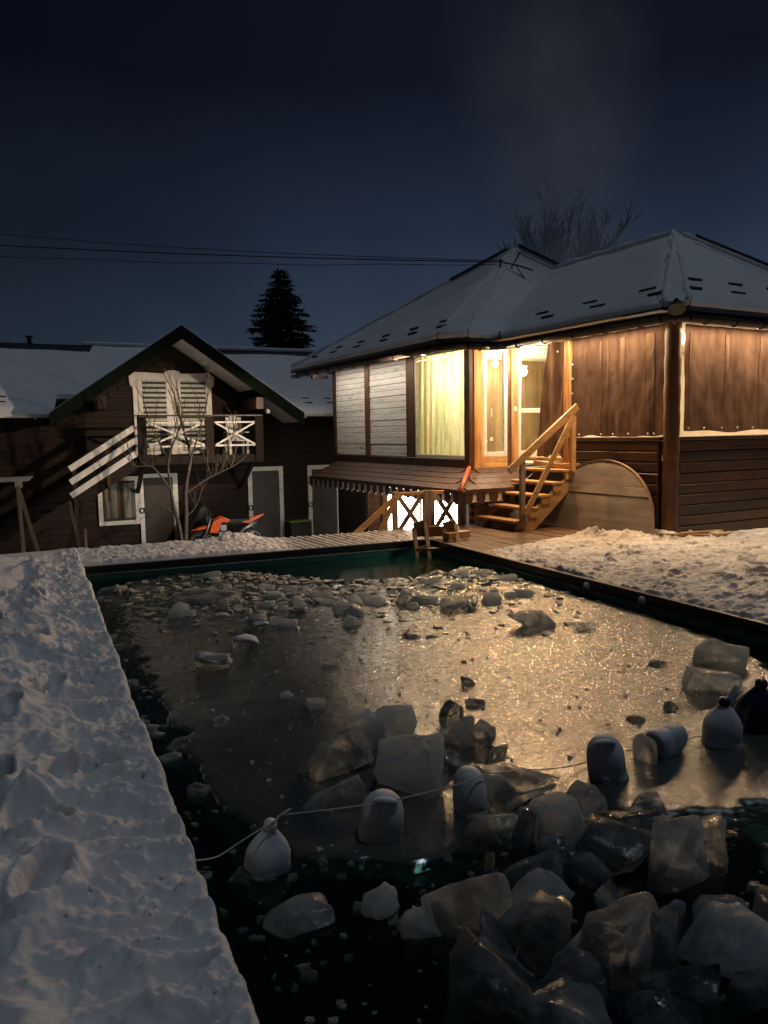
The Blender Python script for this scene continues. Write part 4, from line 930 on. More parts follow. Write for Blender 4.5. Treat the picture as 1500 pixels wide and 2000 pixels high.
m = HM(); m.box(AF+.09, AF+.15, 9.2, 9.36, .93, 3.18); m.build('wall_end', M['siding_x'], th)
# --- lower storey under the tiled canopy
m = HM(); m.box(AF+.02, AF+.1, 3.62, 3.84, -1.35, .9); m.box(AF+.02, AF+.1, 7.0, 9.36, -1.35, .9); m.box(AF+.02, AF+.1, 3.84, 7.0, .45, .9); lw = m.build('lower_wall', M['doorgrey'], th)
bm_ = MB(); bm_.box(-.02, .02, -.105, .105, -.03, .03); bme = bm_.mesh('brick', M['brick'], bevel=.006)
bm2 = MB(); bm2.box(-.105, .105, -.02, .02, -.03, .03); bme2 = bm2.mesh('brick', M['brick'], bevel=.006)
m = HM(); m.box(AF-.012, AF+.02, 7.03, 7.72, -1.35, .62); bc = m.build('brick_pier', M['mortar'], th)
for k in range(26):
    z = -1.31+k*.074
    for j in range(4):
        b = 7.03+.105+j*.22-(.11 if k % 2 else 0)
        if b < 7.12: b = 7.085; 
        if b > 7.64: continue
        o = link('brick', bme, bc, (AF-.02+random.uniform(-.003, .003), b, z)); 
        if b == 7.085: o.scale = (1, .5, 1)
m = HM(); m.box(-1.03, -.2, 3.63, 3.66, -1.35, .9); bc = m.build('brick_corner', M['mortar'], th)
for k in range(30):
    z = -1.31+k*.074
    for j in range(4):
        a = -.925+j*.22+(.11 if k % 2 else 0)
        if a < -.25: link('brick', bme2, bc, (a, 3.625+random.uniform(-.003, .003), z))
for b in (6.98, 7.73):
    m = HM(); m.box(AF-.05, AF+.02, b-.04, b+.04, -1.35, .62); m.build('pier_trim', M['post'], th)
w_ = HM(); w_.box(AF-.04, AF+.06, 6.70, 6.94, -1.30, .45); w_.box(AF-.04, AF+.06, 3.84, 3.90, -1.30, .45); w_.box(AF-.03, AF+.05, 5.30, 5.36, -1.3, .45); w_ = w_.build('basement_glazing', M['pine_z'], th, bevel=.006)
m = HM(); m.box(AF-.01, AF+.0, 3.90, 5.30, -1.28, .45); m.box(AF-.01, AF+.0, 5.36, 6.70, -1.28, .45); m.build('lit_pane', emit('lit_basement_window', (1.0, .93, .80), 16.0), w_)
# canopy: tiled slopes, ridge flashing, scalloped valance
CI = [(AF-.05, 9.2, .91), (AF-.05, 3.55, .91), (-.1, 3.55, .91)]; CO = [(-1.86, 9.2, .585), (-1.86, 2.74, .585), (-.1, 2.74, .585)]
cm = HM(); cm.prism([CI[0], CI[1], CO[1], CO[0]], (0, 0, .02)); cm.prism([CI[1], CI[2], CO[2], CO[1]], (0, 0, .02)); can = cm.build('canopy', M['siding_y'], th)
tm = MB(); tm.box(-.115, .115, -.155, .155, -.012, .012); tme = tm.mesh('tile', M['tile'], bevel=.005)
sl_ = math.atan2(.325, .76)
for r_ in range(4):
    f0 = (r_+.5)/4; aa = CO[0][0]+(CI[0][0]-CO[0][0])*f0; zz = .585+.325*f0+.034
    b = CO[1][1]+(CI[1][1]-CO[1][1])*f0 + .18 + (.15 if r_ % 2 else 0)
    while b < 9.1:
        o = link('tile', tme, can, (aa, b, zz)); o.rotation_euler = (random.uniform(-.02, .02), -sl_+.05, 0); b += .312
    bb = CO[1][1]+(CI[1][1]-CO[1][1])*f0; a = aa+.18+(.15 if r_ % 2 else 0)
    while a < -.2:
        o = link('tile', tme, can, (a, bb, zz)); o.rotation_euler = (sl_-.05, random.uniform(-.02, .02), PI/2*0); o.rotation_euler = (0, -sl_+.05, PI/2); a += .312
m = HM(); m.tube([(CO[1][0]-.02, CO[1][1]-.02, .625), (CI[1][0]-.02, CI[1][1]-.02, .965)], .04, 8); m.build('ridge_flashing', M['redtrim'], can, True)
def tooth(w, h, tip):  # pointing-down tongue or upright trapezoid
    if tip: return [(-w/2, 0), (w/2, 0), (w/2, -h*.55), (w*.28, -h*.92), (0, -h), (-w*.28, -h*.92), (-w/2, -h*.55)]
    return [(-w*.24, 0), (w*.24, 0), (w/2, -h), (-w/2, -h)]
def tooth_mesh(w, h, tip, along, mat, nm):
    m = MB(); pts = tooth(w, h, tip)
    m.prism([(0, x, z) if along == 'b' else (x, 0, z) for x, z in pts], (.014, 0, 0) if along == 'b' else (0, .014, 0)); return m.mesh(nm, mat)
db, wb_ = tooth_mesh(.17, .19, True, 'b', M['tile'], 'dark_tongue'), tooth_mesh(.20, .16, False, 'b', M['white'], 'white_tooth')
da, wa_ = tooth_mesh(.17, .19, True, 'a', M['tile'], 'dark_tongue'), tooth_mesh(.20, .16, False, 'a', M['white'], 'white_tooth')
m = HM(); m.box(-1.885, -1.86, 2.72, 9.2, .56, .612); m.box(-1.86, -.1, 2.715, 2.74, .56, .612); m.build('valance_board', M['tile'], can)
b = 2.86
while b < 9.1:
    link('dark_tongue', db, can, (-1.882, b, .565)); link('white_tooth', wb_, can, (-1.864, b+.135, .565)); b += .27
a = -1.70
while a < -.3:
    link('dark_tongue', da, can, (a, 2.722, .565)); link('white_tooth', wa_, can, (a+.135, 2.745, .565)); a += .27
# --- roofs
ZE = 3.24
Af, P1, Q1, Ar, Ab, AP = (-1.85, 10.3, ZE), (-1.85, 3.45, ZE), (-1.5, 3.05, ZE), (5.45, 3.05, ZE), (5.45, 10.3, ZE), (1.80, 5.85, 5.64)
Cl, P2, Q2, Cr, CP, CPb = (-.85, 3.6, ZE), (-.85, -.62, ZE), (-.62, -.85, ZE), (4.35, -.85, ZE), (1.90, 1.54, 4.96), (1.85, 4.6, 4.93)
Crb = (4.35, 4.6, ZE)
faces = [[Af, P1, AP], [P1, Q1, AP], [Q1, Ar, AP], [Ar, Ab, AP], [Ab, Af, AP], [Cl, P2, CP, CPb], [P2, Q2, CP], [Q2, Cr, CP], [Cr, Crb, CPb, CP]]
m = HM()
for f in faces: m.prism(f, (0, 0, -.05))
hroof = m.build('roof', M['roofmetal'], th)
for i, f in enumerate(faces):
    c = sum((Vector(p) for p in f), Vector())/len(f)
    n_ = (Vector(f[1])-Vector(f[0])).cross(Vector(f[2])-Vector(f[0])).normalized()
    if n_.z < 0: n_ = -n_
    q = [Vector(p).lerp(c, .006) for p in f]
    hi = (0, 0, .10 if i in (1, 6) else .085)
    m = HM(); m.prism([p+Vector((0, 0, .002)) for p in q], hi); o = m.build('roof_snow', M['roof_snow'], hroof, bevel=.018)
    bm = bmesh.new(); bm.from_mesh(o.data); bmesh.ops.triangulate(bm, faces=bm.faces)
    for it in range(5):
        ed = [e for e in bm.edges if e.calc_length() > .38]
        if not ed: break
        bmesh.ops.subdivide_edges(bm, edges=ed, cuts=1); bmesh.ops.triangulate(bm, faces=bm.faces)
    bm.normal_update()
    for v in bm.verts:
        if v.normal.z > .3: v.co.z += .022*mnoise.noise(v.co*1.3) + .012*mnoise.noise(v.co*3.4)
    bm.to_mesh(o.data); bm.free()
    for e_ in o.data.polygons: e_.use_smooth = e_.normal.z > .3
for p, q, r_ in ((Af, AP, .09), (Ar, AP, .10), (Ab, AP, .10), (Cr, CP, .10), (CP, CPb, .10), (P1, AP, .06), (Q1, AP, .06), (P2, CP, .06), (Q2, CP, .06)):
    m = HM(); n_ = 22; pts = [Vector(p).lerp(Vector(q), (i+.3)/(n_)) + Vector((.012*math.sin(i*1.7), .012*math.cos(i*2.3), .055)) for i in range(n_)]
    m.tube(pts, [r_*(1+.12*math.sin(i*1.3+len(pts))) for i in range(n_)], 8); m.build('hip_snow', M['roof_snow'], hroof, True)
def dark_edge(p, q, t0, t1, shift, r_=.022):
    m = HM(); p, q, s_ = Vector(p), Vector(q), Vector(shift); m.tube([p.lerp(q, t0+(t1-t0)*i/8)+s_ for i in range(9)], r_, 6); m.build('ridge_seam', M['roofmetal'], hroof, True)
dark_edge(Ar, AP, .55, .985, (-.12, -.16, .10), .04); dark_edge(Af, AP, .74, .97, (-.10, -.12, .09), .03); dark_edge(Cr, CP, .25, .93, (-.14, -.22, .07), .025); dark_edge(Q1, AP, .72, .95, (.16, -.04, .05), .02); dark_edge(P2, CP, .05, .9, (-.02, .10, .06), .010)
# snow guards: paired dark bars across the slopes
gm = MB(); gm.box(-.016, .016, -.15, .15, 0, .04); gme = gm.mesh('snow_guard', M['dark']); gm = MB(); gm.box(-.15, .15, -.016, .016, 0, .04); gme2 = gm.mesh('snow_guard', M['dark'])
sa = (AP[2]-ZE)/(AP[0]+1.85); sc_ = (CP[2]-ZE)/(CP[0]+.85); sd_ = (CP[2]-ZE)/(CP[1]+.85)
for q, bs in ((.3, (3.75, 4.77, 5.91, 7.14, 8.33, 9.4)), (.5, (3.94, 5.02, 6.16, 7.31, 8.43))):
    for b in bs: o = link('snow_guard', gme, hroof, (-1.85+q, b, ZE+sa*q+.072)); o.rotation_euler = (0, -math.atan(sa), 0)
for q, bs in ((.3, (-.24, .9, 2.05)), (.5, (.1, 1.27, 2.41))):
    for b in bs: o = link('snow_guard', gme, hroof, (-.85+q, b, ZE+sc_*q+.072)); o.rotation_euler = (0, -math.atan(sc_), 0)
for q, as_ in ((.35, (-.11, .84, 1.8, 2.7)), (.62, (.22, 1.13, 2.05))):
    for a in as_: o = link('snow_guard', gme2, hroof, (a, -.85+q, ZE+sd_*q+.072)); o.rotation_euler = (math.atan(sd_), 0, 0)
# eaves: soffit, fascia, gutter with brackets, rib ends
EP = [(-1.70, 10.25), (-1.70, 3.50), (-1.42, 3.17), (-.98, 3.13), (-.70, 2.86), (-.70, -.50), (-.50, -.70), (4.3, -.70)]
sf = HM(); sf.box(-1.69, AF+.12, 3.5, 10.2, 3.185, 3.20); sf.box(-1.0, 4.3, -.69, .0, 3.188, 3.20); sf.box(-.69, -.0, 0, 3.13, 3.189, 3.20); sf.box(-1.42, -.69, 3.16, 3.6, 3.187, 3.20); sf.box(AF, .5, 3.1, 3.7, 3.176, 3.18); sf.build('soffit', M['whitewood'], th)
fa = HM()
for p, q in zip(EP, EP[1:]): fa.bar((*p, 3.155), (*q, 3.155), .035, .15)
fa.build('fascia', M['gutter'], th)
for p, q in zip(EP, EP[1:]):
    p3, q3 = Vector((*p, 3.135)), Vector((*q, 3.135)); d = (q3-p3).normalized(); nrm = Vector((d.y, -d.x, 0))
    if nrm.dot(Vector((-1, -1, 0))) < 0: nrm = -nrm
    c0, c1 = p3+nrm*.085-d*.04, q3+nrm*.085+d*.04; vs = []; fs = []; K = 9
    for e in (c0, c1):
        for rr in (.068, .058):
            for k in range(K):
                a = PI*k/(K-1); vs.append(e + nrm*(math.cos(a)*rr) + Vector((0, 0, -math.sin(a)*rr*1.25)))
    for k in range(K-1): fs += [(k, k+1, 2*K+k+1, 2*K+k), (K+k, 3*K+k, 3*K+k+1, K+k+1)]
    fs += [(0, 2*K, 3*K, K), (K-1, 2*K-1, 4*K-1, 3*K-1)] + [(k, K+k, K+k+1, k+1) for k in range(K-1)] + [(2*K+k, 2*K+k+1, 3*K+k+1, 3*K+k) for k in range(K-1)]
    m = HM(); m.add(vs, fs); gut = m.build('gutter', M['gutter'], th, True)
    L_ = (q3-p3).length; n_ = max(1, round(L_/.62))
    for k in range(n_):
        e = p3.lerp(q3, (k+.5)/n_); m = HM(); m.tube([e+nrm*(.085+.076*math.cos(PI*j/8)) + Vector((0, 0, -.076*1.25*math.sin(PI*j/8))) for j in range(9)], .011, 5); m.build('gutter_bracket', M['dark'], gut, True)
    n_ = max(1, round(L_/.36))
    for k in range(n_):
        e = p3.lerp(q3, (k+.5)/n_)+nrm*.10; m = HM(); m.bar(e+Vector((0, 0, .10)), e-nrm*.22+Vector((0, 0, .10+.22*.66)), .022, .055); m.build('rib_end', M['dark'], hroof)
m = HM(); m.tube([(-.80, -.80, 3.2), (-.72, -.72, 3.36)], [.12, .02], 8); m.build('hip_cap', M['dark'], hroof)
m = HM(); m.box(-1.62, -1.2, 9.42, 9.56, 3.0, 3.08); m.build('rafter_end', M['siding_x'], th)

# ================================================================ tarpaulin curtains
def curtain(name, lab, f0, f1, b0t, b1t, b0b, b1b, z0, z1, face, axis, bands, seed, amp=.018, nb=110):
    t = thing(name, lab, 'curtain', hw(*((face, (b0b+b1b)/2) if axis == 'b' else ((b0b+b1b)/2, face)), z0), TH, 'tarpaulin curtains of the veranda')
    ob = Vector((face, (b0b+b1b)/2, z0) if axis == 'b' else ((b0b+b1b)/2, face, z0))
    u = np.linspace(0, 1, nb); v = np.linspace(0, 1, 46); U_, V_ = np.meshgrid(u, v)
    B = (b0b+(b1b-b0b)*U_)*(1-V_) + (b0t+(b1t-b0t)*U_)*V_
    Zb = z0 + .018*np.sin(U_*9+seed) + .012*np.sin(U_*23+seed*2); Z_ = Zb + (z1-Zb)*V_
    D = amp*.45*np.sin(B*17+seed+.9*np.sin(B*5)+.25*Z_) + .030*fbm(B*2.6+.7*Z_+seed, Z_*1.1-B*.4, 3) + .005*fbm(B*3+seed, Z_*7+B*2, 3) + .02*fbm(B*7+seed, Z_*.9, 2)*(1-V_)**2
    AX_ = (D, B-ob.y, Z_-z0) if axis == 'b' else (B-ob.x, D, Z_-z0)
    me = grid_mesh(name, *AX_, M['curtain']); o = link('sheet', me, t)
    for (c, w) in bands:
        i0, i1 = np.searchsorted(B[20], c-w/2), np.searchsorted(B[20], c+w/2)+1
        sl = (slice(1, -3), slice(i0, i1)); dd = D[sl]-.014
        AXs = (dd, B[sl]-ob.y, Z_[sl]-z0) if axis == 'b' else (B[sl]-ob.x, dd, Z_[sl]-z0)
        link('strap', grid_mesh('strap', *AXs, M['curtain_band']), t)
    return t, ob
eb = MB(); loft(eb, [super_ring(.017*q, .017*q, z, 10, 2) for z, q in ((-.006, .9), (.004, 1), (.008, .6))]); eme = eb.mesh('eyelet', M['white'], True)  # solid discs, white stands in for light shining through the eyelet holes
def eyelets(t, ob, pts, axis):
    for p in pts:
        o = link('eyelet', eme, t, Vector(p)-ob); o.rotation_euler = (0, -PI/2, 0) if axis == 'b' else (PI/2, 0, 0)
t, ob = curtain('veranda_curtain', 'brown tarpaulin curtain with tan bands between the corner post and the steps', 0, 0, .075, 2.07, .075, 2.07, 1.505, 3.185, .03, 'b', [(1.40, .045), (1.24, .035), (.92, .10), (.36, .16)], 1.3)
eyelets(t, ob, [(-.01, 2.03, z) for z in (2.74, 2.5, 2.25, 2.02, 1.80, 1.60)] + [(-.01, b, 1.545) for b in (1.86, 1.35, 1.08, .75, .36, .12+.12)], 'b')
t, ob = curtain('veranda_curtain', 'brown tarpaulin curtain drawn aside at the head of the steps', 0, 0, 2.21, 2.74, 2.21, 3.02, 1.16, 3.185, .05, 'b', [(2.33, .03)], 4.1, .04, 90)
eyelets(t, ob, [(-.02, 2.36, 1.20), (-.02, 2.40, 3.0)], 'b')
t, ob = curtain('veranda_curtain', 'brown tarpaulin curtain on the right side with a bright gap below its hem', 0, 0, .36, 4.25, .40, 4.25, 1.575, 3.185, .03, 'a', [(.50, .05), (1.34, .10), (2.2, .08)], 2.2, .018, 190)
eyelets(t, ob, [(a, -.015, 1.62) for a in (.45, .80, 1.22, 1.6, 1.98, 2.4)], 'a')

# ================================================================ steps, rail, half-round cover, loose timber
t = thing('wooden_steps', 'rough wooden steps with one plank handrail up to the veranda door', 'steps', hw(-.75, 2.35, -.04), TH)
ob = (-.75, 2.35, -.04)
tr = [(-1.30, .135), (-1.04, .335), (-.78, .535), (-.52, .735), (-.26, .935)]
for k, (a, z) in enumerate(tr):
    m = MB(ob); m.box(a-.16, a+.12, 1.80, 2.86, z-.022, z+.022); m.build('tread', M['pine_y'], t, bevel=.006)
    if k in (0,): m = MB(ob); m.box(a+.03, a+.06, 1.86, 2.80, z-.17, z-.024); m.build('riser', M['siding_y'], t)
for b in (1.86, 2.78):
    m = MB(ob); m.prism([(-1.42, b-.02, -.04), (-1.30, b-.02, .105), (-.12, b-.02, .95), (-.10, b-.02, .70), (-1.0, b-.02, -.04)], (0, .045, 0)); m.build('stringer', M['pine_x'], t, bevel=.004)
for k, (a, z) in enumerate(tr):
    m = MB(ob); m.box(a-.08, a+.1, 1.815, 1.838, z-.14, z-.024); m.build('bracket', M['pine_x'], t)
m = MB(ob); m.box(-.14, -.02, 1.80, 2.9, 1.0, 1.05); m.build('top_landing', M['pine_y'], t, bevel=.004)
m = MB(ob); m.bar((-.20, 1.84, .985), (-.20, 2.80, 1.05), .03, .07); m.build('cross_bar', M['pine_y'], t)
m = MB(ob); m.box(-1.36, -1.27, 1.74, 1.80, .10, 1.19); m.build('rail_post', M['greywood_z'], t, bevel=.004)
m = MB(ob); m.box(-.28, -.18, 1.74, 1.80, .93, 1.98); m.build('rail_post', M['pine_z'], t, bevel=.004)
m = MB(ob); m.bar((-1.62, 1.73, .985), (-.17, 1.73, 2.02), .045, .12); m.build('handrail', M['pine_x'], t, bevel=.005)
m = MB(ob); m.bar((-1.30, 1.715, .25), (-.27, 1.715, 1.86), .03, .10); m.build('brace', M['pine_x'], t, bevel=.004)
# half-round cover leaning on the veranda wall
t = thing('half_round_cover', 'half round grey brown plywood cover leaning on the veranda wall beside the steps', 'cover', hw(-.42, 1.16, 0), TH)
ob = (-.42, 1.16, 0)
def arc_b(z): return 1.25*math.sqrt(max(0, 1-(z/1.12)**2))
for k, (z0, z1) in enumerate(((-.02, .20), (.205, .585), (.59, .72), (.725, 1.117))):
    n_ = 10; zz = np.linspace(z0, z1, n_); s_ = [.0, .006, -.006, .004][k]
    L = [(-.42+.30*z/1.12+s_, 1.16-arc_b(z), z) for z in zz]; Rr = [(-.42+.30*z/1.12+s_, 1.16+arc_b(z), z) for z in zz[::-1]]
    m = MB(ob); m.prism(L+Rr, (.028, 0, .0)); m.build('panel', M['ply'], t, bevel=.003)
n_ = 40; m = MB(ob); pts = [(-.42+.30*1.12*math.sin(a)/1.12+.014, 1.16-1.262*math.cos(a), 1.13*math.sin(a)) for a in np.linspace(.02, PI-.02, n_)]
for p, q in zip(pts, pts[1:]): m.bar(p, q, .045, .014, (0, 0, 1) if abs(p[1]-q[1]) > .03 else (0, 1, 0))
m.build('edge_band', spotted('cover_edge', (.28, .17, .11), (.42, .27, .19), 8, .6, .1), t)
m = MB(ob); m.box(-.128, -.118, 1.02, 1.12, 1.0, 1.09); m.build('notch_plate', M['dark'], t)
for p, q, w, h, lab in (((8.36, 8.53, .05), (8.95, 8.06, .045), .07, .035, 'long loose plank lying along the foot of the corner post'), ((8.62, 8.30, .07), (9.32, 8.16, .08), .09, .03, 'loose plank on top of the pile by the right wall'), ((9.0, 8.05, .05), (9.62, 8.02, .055), .12, .04, 'short reddish plank lying farthest right by the dark wall')):
    m = MB(p); m.bar(p, q, w, h); tag(m.build('loose_plank', M['pine_x'], None, bevel=.004, loc=p), lab, 'plank', 'loose planks by the veranda wall')

# cross-braced railing at the far end of the deck
t = thing('deck_railing', 'cross braced wooden railing before the bright basement window', 'railing', (6.1, 11.7, -.07)); ob = (6.1, 11.7, -.07)
for x, w in ((5.56, .09), (6.16, .10), (6.28, .08), (6.86, .09)):
    m = MB(ob); m.box(x-w/2, x+w/2, 11.66, 11.74, -.5, .62); m.build('post', M['greywood_z'], t, bevel=.004)
for x0, x1 in ((5.60, 6.11), (6.32, 6.81)):
    m = MB(ob); m.bar((x0, 11.70, .575), (x1, 11.70, .575), .06, .06); m.build('top_rail', M['pine_x'], t, bevel=.004)
    for p, q, y in (((x0+.02, .53), (x1-.02, -.10), 11.675), ((x0+.02, -.10), (x1-.02, .53), 11.725)):
        m = MB(ob); m.bar((p[0], y, p[1]), (q[0], y, q[1]), .04, .075); m.build('brace', M['greywood_z'], t)
m = MB(ob); m.bar((5.62, 11.64, .585), (4.58, 11.66, -.22), .045, .085); m.build('stair_rail', M['pine_x'], t, bevel=.004)
m = MB(ob); m.bar((5.56, 11.625, .52), (5.12, 11.645, -.25), .04, .08); m.build('stair_brace', M['pine_x'], t, bevel=.004)
t = thing('wire_stand', 'thin wire plant stand silhouetted in the bright basement window', 'plant stand', (6.62, 12.25, -.9))
for pts, nm in ((smooth_path([(-.1, 0, 0), (-.11, 0, .7), (-.08, 0, 1.05), (-.04, 0, 1.28)]), 'stem'), (smooth_path([(-.12, 0, .95), (.2, .02, 1.02), (.45, .05, 1.0)]), 'shelf_wire'), (smooth_path([(.2, .02, .4), (.21, .02, .8), (.24, .02, 1.05)]), 'stem')):
    m = MB(); m.tube(pts, .012, 6); m.build(nm, M['dark'], t, True)
m = MB(); loft(m, [super_ring(.035*q, .035*q, 1.28+z, 8, 2) for z, q in ((-.03, .5), (0, 1), (.04, .5))]); m.build('knob', M['dark'], t, True)
# ================================================================ trees
def branchy(m, p, d, L, r0, depth, rng, up_=.25, wig=.22, kids=(2, 3), shrink=.68, minr=.003):
    pts = [Vector(p)]; rads = [r0]; d = Vector(d).normalized(); n = 5
    for i in range(n):
        d = (d + Vector((rng.uniform(-wig, wig), rng.uniform(-wig, wig), rng.uniform(-wig, wig)+up_*.3))).normalized()
        pts.append(pts[-1]+d*L/n); rads.append(max(minr, r0*(1-.55*(i+1)/n)))
    m.tube(pts, rads, 6 if r0 > .02 else 4, False)
    if depth > 0:
        for k in range(rng.randint(*kids)):
            i = rng.randint(2, n); ax = Vector((rng.uniform(-1, 1), rng.uniform(-1, 1), rng.uniform(-.2, .9)))
            branchy(m, pts[i], d*.9+ax*.75, L*shrink*rng.uniform(.75, 1.1), rads[i]*.75, depth-1, rng, up_, wig, kids, shrink, minr)
def T(px, py, dy=0): return (2.9+(px-348)*.0113, 17.2+dy, 3.34-(py-700)*.01135)
rng = random.Random(21)
t = thing('bare_tree', 'small leafless fruit tree with twisted branches before the dark wooden house', 'tree', (2.9, 17.2, -1.35)); ob = (2.9, 17.2, -1.35)
trunk = MB(ob); crown = MB(ob)
def limb(m, pix, r0, r1, dys=(0, 0), shoots=0, sh_len=.7, sh_r=.012):
    q = [T(x, y, dys[0]+(dys[1]-dys[0])*i/(len(pix)-1)) for i, (x, y) in enumerate(pix)]
    q = smooth_path(q, 4); n = len(q); m.tube(q, [r0+(r1-r0)*i/(n-1) for i in range(n)], 7, False)
    for k in range(shoots):
        i = rng.randint(n//4, n-1); d = (q[min(i+1, n-1)]-q[i-1]).normalized()
        branchy(crown, q[i], Vector((rng.uniform(-.9, .9), rng.uniform(-.6, .6), rng.uniform(.5, 1.2)))+d*.6, sh_len*rng.uniform(.6, 1.25), sh_r, 1, rng, .5, .12, (1, 3), .62, .0035)
limb(trunk, [(352, 1118), (353, 1058), (356, 1000), (357, 960), (362, 930)], .062, .042)
limb(trunk, [(350, 1110), (342, 1030), (333, 990), (328, 955)], .05, .035, (0, -.1))
limb(crown, [(362, 930), (370, 900), (368, 870), (360, 838), (352, 800), (344, 760), (336, 735)], .036, .006, (0, .2), 14, .5)
limb(crown, [(364, 915), (372, 885), (384, 850), (398, 800), (404, 760)], .026, .005, (0, -.3), 9, .5)
limb(crown, [(328, 955), (324, 905), (332, 872), (345, 842), (352, 810), (348, 770)], .030, .006, (-.1, -.3), 12, .5)
limb(crown, [(328, 955), (312, 930), (292, 907), (262, 905), (250, 893)], .026, .006, (-.1, -.35), 7, .6)
limb(crown, [(330, 900), (305, 850), (290, 800), (283, 760)], .018, .004, (-.1, .1), 6, .5)
limb(crown, [(357, 962), (398, 936), (430, 921), (462, 905), (486, 882)], .028, .007, (0, -.2), 10, .55)
limb(crown, [(430, 921), (440, 885), (452, 850), (458, 830)], .014, .004, (-.1, -.2), 5, .4)
limb(crown, [(408, 930), (398, 895), (392, 870), (400, 840)], .013, .004, (-.1, .1), 5, .4)
limb(crown, [(357, 1008), (378, 990), (392, 960), (395, 935)], .016, .005, (0, .3), 4, .4)
limb(crown, [(336, 1000), (310, 985), (290, 972)], .012, .004, (-.05, -.3), 3, .35)
trunk.build('trunk', M['bark'], t, True); crown.build('crown', M['bark'], t, True)

rng = random.Random(4)
t = thing('bare_tree', 'large leafless tree dim behind the snowy roof in chimney steam', 'tree', (20.2, 26, -1.35)); ob = (20.2, 26, -1.35)
trunk = MB(ob); crown = MB(ob); trunk.tube([(20.2, 26, -1.35), (20.1, 26, 2), (20.3, 26.1, 5.4)], [.34, .28, .22], 10)
for k in range(24):
    a = -1.25+2.5*(k+rng.uniform(-.3, .3))/23
    branchy(crown, (20.2+.1*math.sin(k), 26.05, 4.3+rng.random()*1.4), (math.sin(a)*1.1, rng.uniform(-.5, .5), 1.0), 2.75*rng.uniform(.85, 1.15), .085, 4, rng, .25, .13, (2, 4), .62, .010)
trunk.build('trunk', M['bark_dark'], t, True); crown.build('crown', M['bark_dark'], t, True)

def spruce(name, lab, x, y, zb, zt, rb, seed):
    r = random.Random(seed); t = thing(name, lab, 'tree', (x, y, zb)); H_ = zt-zb
    m = MB(); m.tube([(0, 0, 0), (0, 0, H_*.5), (0, 0, H_*.98)], [.22, .12, .015], 8); m.build('trunk', M['bark_dark'], t, True)
    m = MB(); z = H_*.12
    while z < H_*.995:
        f = 1-z/H_; rad = rb*(f**.85)+.10
        for k in range(14 if f > .08 else 7):
            a = r.uniform(0, 2*PI); L = rad*r.uniform(.62, 1.16); dirv = Vector((math.cos(a), math.sin(a), 0)); n = max(3, int(L/.13))
            for i in range(n):
                s_ = (i+.5)/n; p = dirv*(L*s_) + Vector((0, 0, z - .42*L*s_ + .30*L*s_*s_ + .06*L*math.sin(s_*3)))
                for q in range(3):
                    w_ = .10+.16*(1-s_)+.06; dd = (dirv*.9 + Vector((r.uniform(-.9, .9), r.uniform(-.9, .9), r.uniform(-.95, .15)))).normalized()*(w_*r.uniform(.9, 1.7)); sd = dd.cross(Vector((r.uniform(-1, 1), r.uniform(-1, 1), r.uniform(-1, 1)))).normalized()*.045
                    m.add([p-sd, p+sd, p+dd+sd*.25, p+dd-sd*.25], [(0, 1, 2, 3)])
        z += .19+.10*f
    m.build('crown', M['needle'], t)
spruce('spruce_tree', 'tall dark spruce rising behind the snowy roofs', 10.55, 34, -1.35, 9.25, 4.3, 3)
spruce('spruce_tree', 'dark conifer top just showing at the left edge above the roof', -3.3, 36, -1.35, 7.4, 2.6, 8)

# ================================================================ overhead cables
at_ = hw(-1.85+3.65*.73, 3.05+2.8*.73, 3.26+2.41*.73+.13)
def sagline(p, q, sag, wob=0, n=40):
    p, q = Vector(p), Vector(q); return [p.lerp(q, i/n)+Vector((0, 0, -sag*4*(i/n)*(1-i/n)+wob*math.sin(i*1.1)*(i/n > .55))) for i in range(n+1)]
m = MB(); m.tube(sagline((-10, 26.3, 7.45), at_, .22), .012, 5, False); tag(m.build('cable', M['cable'], None, True), 'thick black overhead cable crossing just above the spruce top', 'cable', 'overhead cables to the roof')
m = MB(); m.tube(sagline((-6.1, 27.4, 8.25), at_+Vector((.05, -.05, .02)), .25), .008, 5, False); tag(m.build('cable', M['cable'], None, True), 'highest of the overhead cables running to the roof', 'cable', 'overhead cables to the roof')
m = MB(); m.tube(sagline((-10, 26.25, 7.15), at_+Vector((-.05, .0, -.05)), .30, .015), .007, 5, False); tag(m.build('cable', M['cable'], None, True), 'thin wavy overhead cable hanging just below the thick one', 'cable', 'overhead cables to the roof')
m = MB(at_); m.tube([at_+Vector((-.02, 0, -.2)), at_+Vector((0, 0, .06))], .02, 6); m.tube([at_, at_+Vector((.3, -.22, -.10)), at_+Vector((.52, -.42, -.22))], .016, 6); m.tube([at_+Vector((.25, -.18, -.08)), at_+Vector((.35, -.35, -.38))], .012, 6)
tag(m.build('cable_bracket', M['dark'], None, loc=at_), 'dark bracket holding the cables on the snowy hip', 'bracket')

